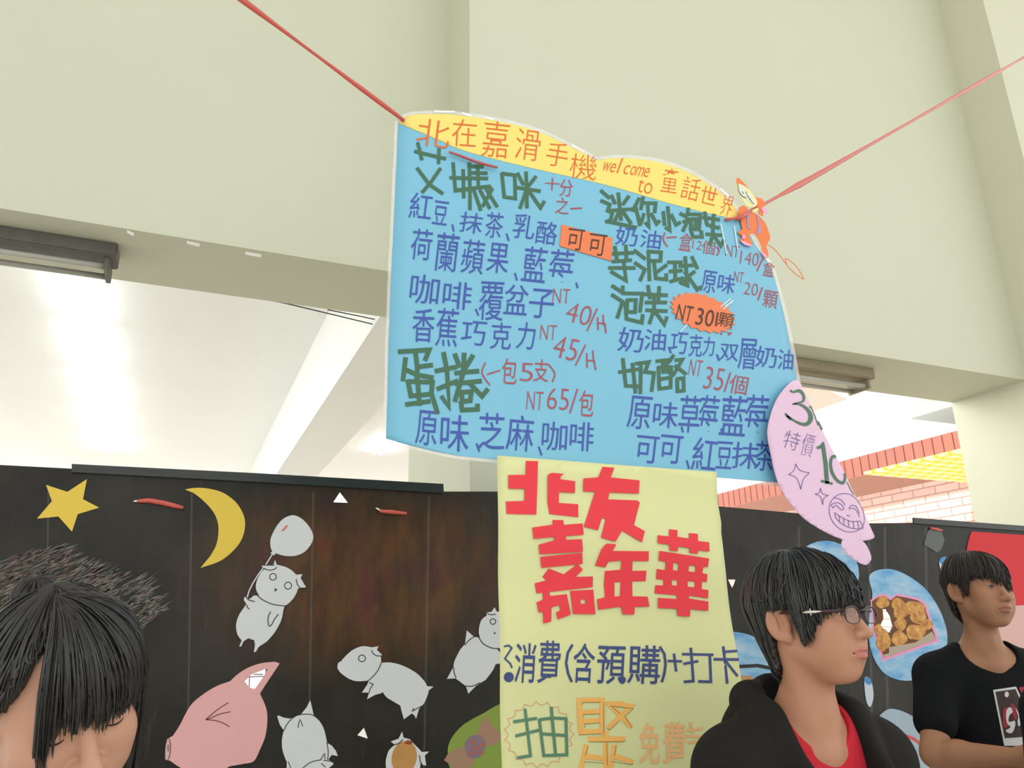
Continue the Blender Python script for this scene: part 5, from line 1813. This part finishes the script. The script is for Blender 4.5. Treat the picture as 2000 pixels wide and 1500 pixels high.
def hoodie(f):
    c = m1
    nb, by, sz = c['nb'], c['by'], c['shz']
    c['torso'](f, 0.026)
    f.ell((0, by + 0.005, sz - 0.42), (0.165, 0.115, 0.16), 0.06)
    for sd in (-1, 1):
        a = c['A'][sd]
        f.chain([a[0], a[1], a[2]], [0.076, 0.060, 0.046], 0.04)
    # hood
    for sd in (-1, 1):
        f.chain([nb + (sd * 0.035, -0.115, -0.17), nb + (sd * 0.078, -0.085, -0.075), nb + (sd * 0.096, -0.010, 0.015), nb + (sd * 0.080, 0.065, 0.045), nb + (sd * 0.0, 0.098, 0.052)], [0.020, 0.027, 0.032, 0.036, 0.038], 0.02)
    f.ell(nb + (0, 0.115, -0.045), (0.125, 0.058, 0.115), 0.03)
    f.ell(nb + (0, 0.02, 0.05), (0.066, 0.075, 0.09), 0.012, 's')

    def wedge(p):
        z = p[..., 2] - nb[2]
        wd = np.clip(0.022 + 0.24 * (z + 0.30), 0.004, 0.075)
        return np.maximum(np.maximum(np.abs(p[..., 0]) - wd, p[..., 1] - (nb[1] + 0.015)), -(z + 0.30))
    f.op(wedge, (-0.08, nb[1] - 0.3, nb[2] - 0.31), (0.08, nb[1] + 0.02, nb[2] + 0.1), 0.015, 's')


cloth('hoodie', m1, hoodie, blackcloth, 0.006)


def redshirt(f):
    c = m1
    nb = c['nb']
    c['torso'](f, 0.014)
    f.ell(nb + (0, -0.030, 0.018), (0.066, 0.080, 0.055), 0.008, 's')
    f.ell(nb + (0, -0.070, -0.010), (0.038, 0.05, 0.040), 0.012, 's')
    f.ell(nb + (0, 0.02, 0.06), (0.075, 0.09, 0.07), 0.01, 's')


cloth('shirt', m1, redshirt, redcloth, 0.0045)
# glasses
gl = bpy.data.objects.new('glasses', None)
COL.objects.link(gl)
gl.location = tuple(xf(xf(np.array([(0, -0.1, -0.002)]), m1['M']), m1['W'])[0])
gl.parent = m1['root']
gl.matrix_parent_inverse = _inv(m1['root'])
gfm = mat('maroon_frame', lin(58, 26, 34), 0.3, 0.5)
silm = mat('silver_trim', lin(214, 212, 204), 0.25, metal=0.8)
lensm = bpy.data.materials.new('lens_glass')
lensm.use_nodes = True
nt = lensm.node_tree
nt.nodes.remove(nt.nodes['Principled BSDF'])
t_ = nt.nodes.new('ShaderNodeBsdfTransparent')
t_.inputs[0].default_value = (0.9, 0.88, 0.9, 1)
g_ = nt.nodes.new('ShaderNodeBsdfGlossy')
g_.inputs['Roughness'].default_value = 0.05
mx = nt.nodes.new('ShaderNodeMixShader')
mx.inputs[0].default_value = 0.07
nt.links.new(t_.outputs[0], mx.inputs[1])
nt.links.new(g_.outputs[0], mx.inputs[2])
nt.links.new(mx.outputs[0], nt.nodes['Material Output'].inputs['Surface'])
hw = lambda q: [tuple(r_) for r_ in xf(xf(np.array(q, float), m1['M']), m1['W'])]
for sd in (-1, 1):
    pts = []
    for a in np.linspace(0, 2 * math.pi, 33):
        ca, sa = math.cos(a), math.sin(a)
        x = 0.0245 * math.copysign(abs(ca) ** 0.7, ca)
        z = 0.0150 * math.copysign(abs(sa) ** 0.75, sa)
        X = 0.0345 + x
        pts.append((sd * X, -0.108 + 0.16 * max(0, X - 0.02) ** 1.4 * 1.2 + 0.0, -0.006 + z))
    tube('rim', [(hw(pts), [0.0017 if math.sin(a) > -0.2 else 0.0010 for a in np.linspace(0, 2 * math.pi, 33)])], gfm, gl, 8)
    cpt = np.mean(pts[:-1], axis=0)
    mesh('lens', hw(pts[:-1] + [tuple(cpt)]), [(i, (i + 1) % 32, 32) for i in range(32)], lensm, gl, True)
    tm = tube('temple', [(hw([(sd * 0.058, -0.098, 0.002), (sd * 0.070, -0.088, 0.003), (sd * 0.0795, -0.05, 0.004), (sd * 0.0830, 0.0, 0.007), (sd * 0.079, 0.022, 0.006), (sd * 0.075, 0.04, -0.012)]), [0.002, 0.0032, 0.003, 0.0022, 0.0018, 0.0018])], gfm, gl, 8)
    tube('temple_badge', [(hw([(sd * 0.0780, -0.072, 0.0032), (sd * 0.0812, -0.061, 0.0034), (sd * 0.0862, -0.046, 0.0038), (sd * 0.0875, -0.036, 0.004)]), [0.0006, 0.0030, 0.0030, 0.0006]),
                          (hw([(sd * 0.0842, -0.053, 0.0095), (sd * 0.0842, -0.053, -0.0025)]), [0.0018, 0.0018])], silm, tm, 8)
tube('bridge', [(hw([(-0.011, -0.1075, 0.000), (-0.005, -0.112, 0.003), (0.005, -0.112, 0.003), (0.011, -0.1075, 0.000)]), 0.0017)], gfm, gl, 8)

# ---------------------------------------------------------------- man in the black tee


def arms2(L_):
    el = L_(PD(1826, 1472, 2.42))
    wr = L_(PD(1990, 1480, 2.24))
    return {-1: (el, wr)}


m2 = person(dict(head=PD(1912, 1150, 2.62), yaw=32, hyaw=12, hpitch=-2, hroll=2, label='young man in a black tee with a printed picture, facing right', arms=arms2,
                 skin=('tan_skin', (166, 119, 89), (156, 96, 82)), open=0.0016, jaw=1.0, palm={-1: (0, 1, 0)}, shw=0.17))
hem2 = hem_fn([(-180, -0.10), (-140, -0.095), (-118, -0.075), (-108, -0.03), (-100, 0.016), (-82, 0.016), (-77, -0.005), (-72, -0.030), (-66, -0.022), (-60, 0.014), (-48, 0.030), (-30, 0.024), (-12, 0.010), (0, 0.000), (25, -0.012), (45, -0.005), (60, -0.03), (72, -0.04), (77, -0.01), (82, 0.012), (100, 0.012), (108, -0.04), (118, -0.08), (180, -0.10)])
h2 = Hair((0, 0.012, 0.028), (0.091, 0.112, 0.100), below1, hem2, 21, (0.0, 0.02), 0.004)
hair_obj('hair', m2, [h2.shell(-180, 180, 720, 56, 0.02), h2.locks(420, -180, 180, 0.0065, 4, 0.0018, 0.006)], hairb)


def tee(f):
    c = m2
    nb, by, sz = c['nb'], c['by'], c['shz']
    c['torso'](f, 0.014)
    f.ell((0, by + 0.005, sz - 0.42), (0.152, 0.108, 0.17), 0.06)
    for sd in (-1, 1):
        a = c['A'][sd]
        e_ = a[0] + (a[1] - a[0]) * 0.60
        f.chain([a[0], e_], [0.066, 0.064], 0.04)
    f.ell(nb + (0, -0.030, 0.005), (0.088, 0.095, 0.062), 0.008, 's')
    f.ell(nb + (0, 0.02, 0.06), (0.085, 0.09, 0.07), 0.01, 's')


tee_o = cloth('tee_shirt', m2, tee, blackknit, 0.006)

from mathutils.bvhtree import BVHTree


def decal(name, pts, target, m, parent, lift, step=8.0):
    """Print on cloth: a thin skin that follows the surface it is printed on."""
    me = target.data
    bvh = BVHTree.FromPolygons([v.co[:] for v in me.vertices], [p.vertices[:] for p in me.polygons])
    bm = bmesh.new()
    bm.faces.new([bm.verts.new((x, y, 0)) for x, y in pts])
    bmesh.ops.triangulate(bm, faces=bm.faces[:])
    xs, ys = [p[0] for p in pts], [p[1] for p in pts]
    for lo, hi, ax in ((min(xs), max(xs), 0), (min(ys), max(ys), 1)):
        for i in range(1, int((hi - lo) / step) + 1):
            c = Vector((0, 0, 0))
            c[ax] = lo + i * step
            no = Vector((0, 0, 0))
            no[ax] = 1
            bmesh.ops.bisect_plane(bm, geom=bm.verts[:] + bm.edges[:] + bm.faces[:], plane_co=c, plane_no=no, dist=1e-5)
    last = 2.4
    for v in bm.verts:
        d = Vector(ray(v.co.x, v.co.y)).normalized()
        hit = bvh.ray_cast(Vector(CAM), d)
        if hit[0] is not None:
            last = hit[3]
            v.co = hit[0] + hit[1].normalized() * lift if hit[1].dot(d) < 0 else hit[0] - hit[1].normalized() * lift
        else:
            v.co = Vector(CAM) + d * last
    me2 = bpy.data.meshes.new(name)
    bm.to_mesh(me2)
    bm.free()
    return link(name, me2, m, parent, True)


pw = mat('white_print', lin(206, 206, 204), 0.8)
pd_ = mat('dark_print', lin(58, 44, 46), 0.8, var=0.3, scale=40)
prd = mat('crimson_print', lin(150, 44, 58), 0.8)
ZM = lambda p: zz(p, 0.13333, 1880, 1300)
decal('shirt_print', ZM([(445, 358), (780, 308), (910, 590), (960, 900), (940, 1175), (608, 1175)]), tee_o, pw, tee_o, 0.0012)
decal('print_picture', ZM([(478, 385), (768, 345), (880, 600), (925, 900), (900, 1040), (615, 1062)]), tee_o, pd_, tee_o, 0.0024)
decal('print_shape', ZM(cr([(585, 640), (640, 620), (680, 640), (640, 780), (680, 860), (640, 900), (590, 890)], 3)), tee_o, prd, tee_o, 0.0036, 4)
decal('print_shape', ZM(cr([(700, 560), (760, 600), (790, 720), (770, 800), (720, 720)], 3)), tee_o, prd, tee_o, 0.0036, 4)
decal('print_shape', ZM(cr([(640, 640), (690, 610), (720, 680), (680, 720), (660, 800), (700, 850), (745, 800), (760, 860), (730, 960), (680, 990), (620, 950), (690, 900), (640, 840), (625, 730)], 3)), tee_o, pw, tee_o, 0.0046, 4)
decal('print_shape', ZM(cr([(760, 620), (800, 680), (850, 800), (810, 890), (790, 820), (800, 740)], 3)), tee_o, pw, tee_o, 0.0046, 4)
decal('print_shape', ZM(circ(638, 425, 30, 42)), tee_o, pw, tee_o, 0.0036, 4)
decal('print_shape', ZM([(820, 318), (960, 300), (960, 420), (860, 420)]), tee_o, prd, tee_o, 0.0012, 4)

# ---------------------------------------------------------------- girl with bowed head
m3 = person(dict(head=PD(118, 1352, 0.93), yaw=-5, hyaw=30, hpitch=27, hroll=-16, label='girl with black fringe looking down, head bowed, at the lower left corner',
                 skin=('fair_skin', (198, 150, 124), (196, 120, 112)), open=0.0, neck=(-0.01, 0.115, -0.165), jaw=0.92, size=0.97, shw=0.15))
hemA = hem_fn([(-180, -0.095), (-140, -0.085), (-115, -0.05), (-104, 0.0), (-90, 0.012), (-78, 0.005), (-68, 0.012), (-58, 0.026), (-50, 0.05), (-42, 0.085), (-30, 0.112), (0, 0.112), (40, 0.09), (62, 0.030), (72, 0.012), (90, 0.012), (104, 0.0), (115, -0.05), (140, -0.085), (180, -0.095)])
hA = Hair((0, 0.012, 0.028), (0.086, 0.106, 0.099), below1, hemA, 41, (0.0, 0.03), 0.0025)
hemB = hem_fn([(-180, -0.12), (-40, -0.14), (-31, -0.135), (-25, -0.015), (-18, 0.013), (30, 0.015), (44, 0.007), (52, -0.06), (58, -0.14), (95, -0.17), (180, -0.17)])
hB = Hair((0, 0.010, 0.028), (0.093, 0.109, 0.103), lambda d, dn: 1 - dn * 0.25, hemB, 55, (-0.01, 0.0), 0.0035)
vb, fb = hA.shell(-180, 180, 500, 50, 0.016)
hU = Hair((-0.014, 0.062, 0.108), (0.026, 0.024, 0.020), lambda d, dn: 1 - dn * 0.2, lambda d: 0.09 + 0 * np.asarray(d), 63, (0, 0), 0.008)
vu, fu = hU.shell(-180, 180, 160, 24, 0.003)
hair_obj('hair', m3, [(vb, fb), hA.locks(260, -180, 180, 0.006, 8, 0.0012, 0.004), (vu, fu)], hairm)
hair_obj('fringe', m3, [hB.shell(-34, 88, 520, 60, 0.010), hB.locks(300, -33, 87, 0.006, 9, 0.0015, 0.006, (0.02, 0.4), 0.05)], hairm)


def tee3(f):
    c = m3
    nb, by, sz = c['nb'], c['by'], c['shz']
    c['torso'](f, 0.012)
    for sd in (-1, 1):
        a = c['A'][sd]
        f.chain([a[0], a[0] + (a[1] - a[0]) * 0.6], [0.060, 0.056], 0.04)
    f.ell(nb + (0, -0.030, 0.012), (0.075, 0.085, 0.060), 0.008, 's')
    f.ell(nb + (0, 0.02, 0.06), (0.080, 0.09, 0.07), 0.01, 's')


cloth('tee_shirt', m3, tee3, mat('charcoal_cotton', lin(70, 70, 72), 0.85, 0.2), 0.007)

# ---------------------------------------------------------------- person cut off by the right picture edge
m4 = person(dict(head=PD(2168, 1168, 1.95), yaw=10, hyaw=0, hpitch=0, label='person of whom only a black sleeve enters the picture at the lower right edge',
                 skin=('skin_tone', (180, 130, 102), (170, 104, 92)), open=0.003))
hair_obj('hair', m4, [Hair((0, 0.012, 0.028), (0.091, 0.110, 0.101), below1, hem1, 77, (0.0, 0.02), 0.004).shell(-180, 180, 300, 36, 0.02)], hairm)


def jacket4(f):
    c = m4
    nb, by, sz = c['nb'], c['by'], c['shz']
    c['torso'](f, 0.022)
    f.ell((0, by + 0.005, sz - 0.42), (0.160, 0.112, 0.16), 0.06)
    for sd in (-1, 1):
        a = c['A'][sd]
        f.chain([a[0], a[1], a[2]], [0.074, 0.060, 0.046], 0.04)
    f.ell(nb + (0, -0.030, 0.012), (0.072, 0.085, 0.060), 0.008, 's')
    f.ell(nb + (0, 0.02, 0.06), (0.078, 0.09, 0.07), 0.01, 's')


cloth('jacket', m4, jacket4, blackknit, 0.008)
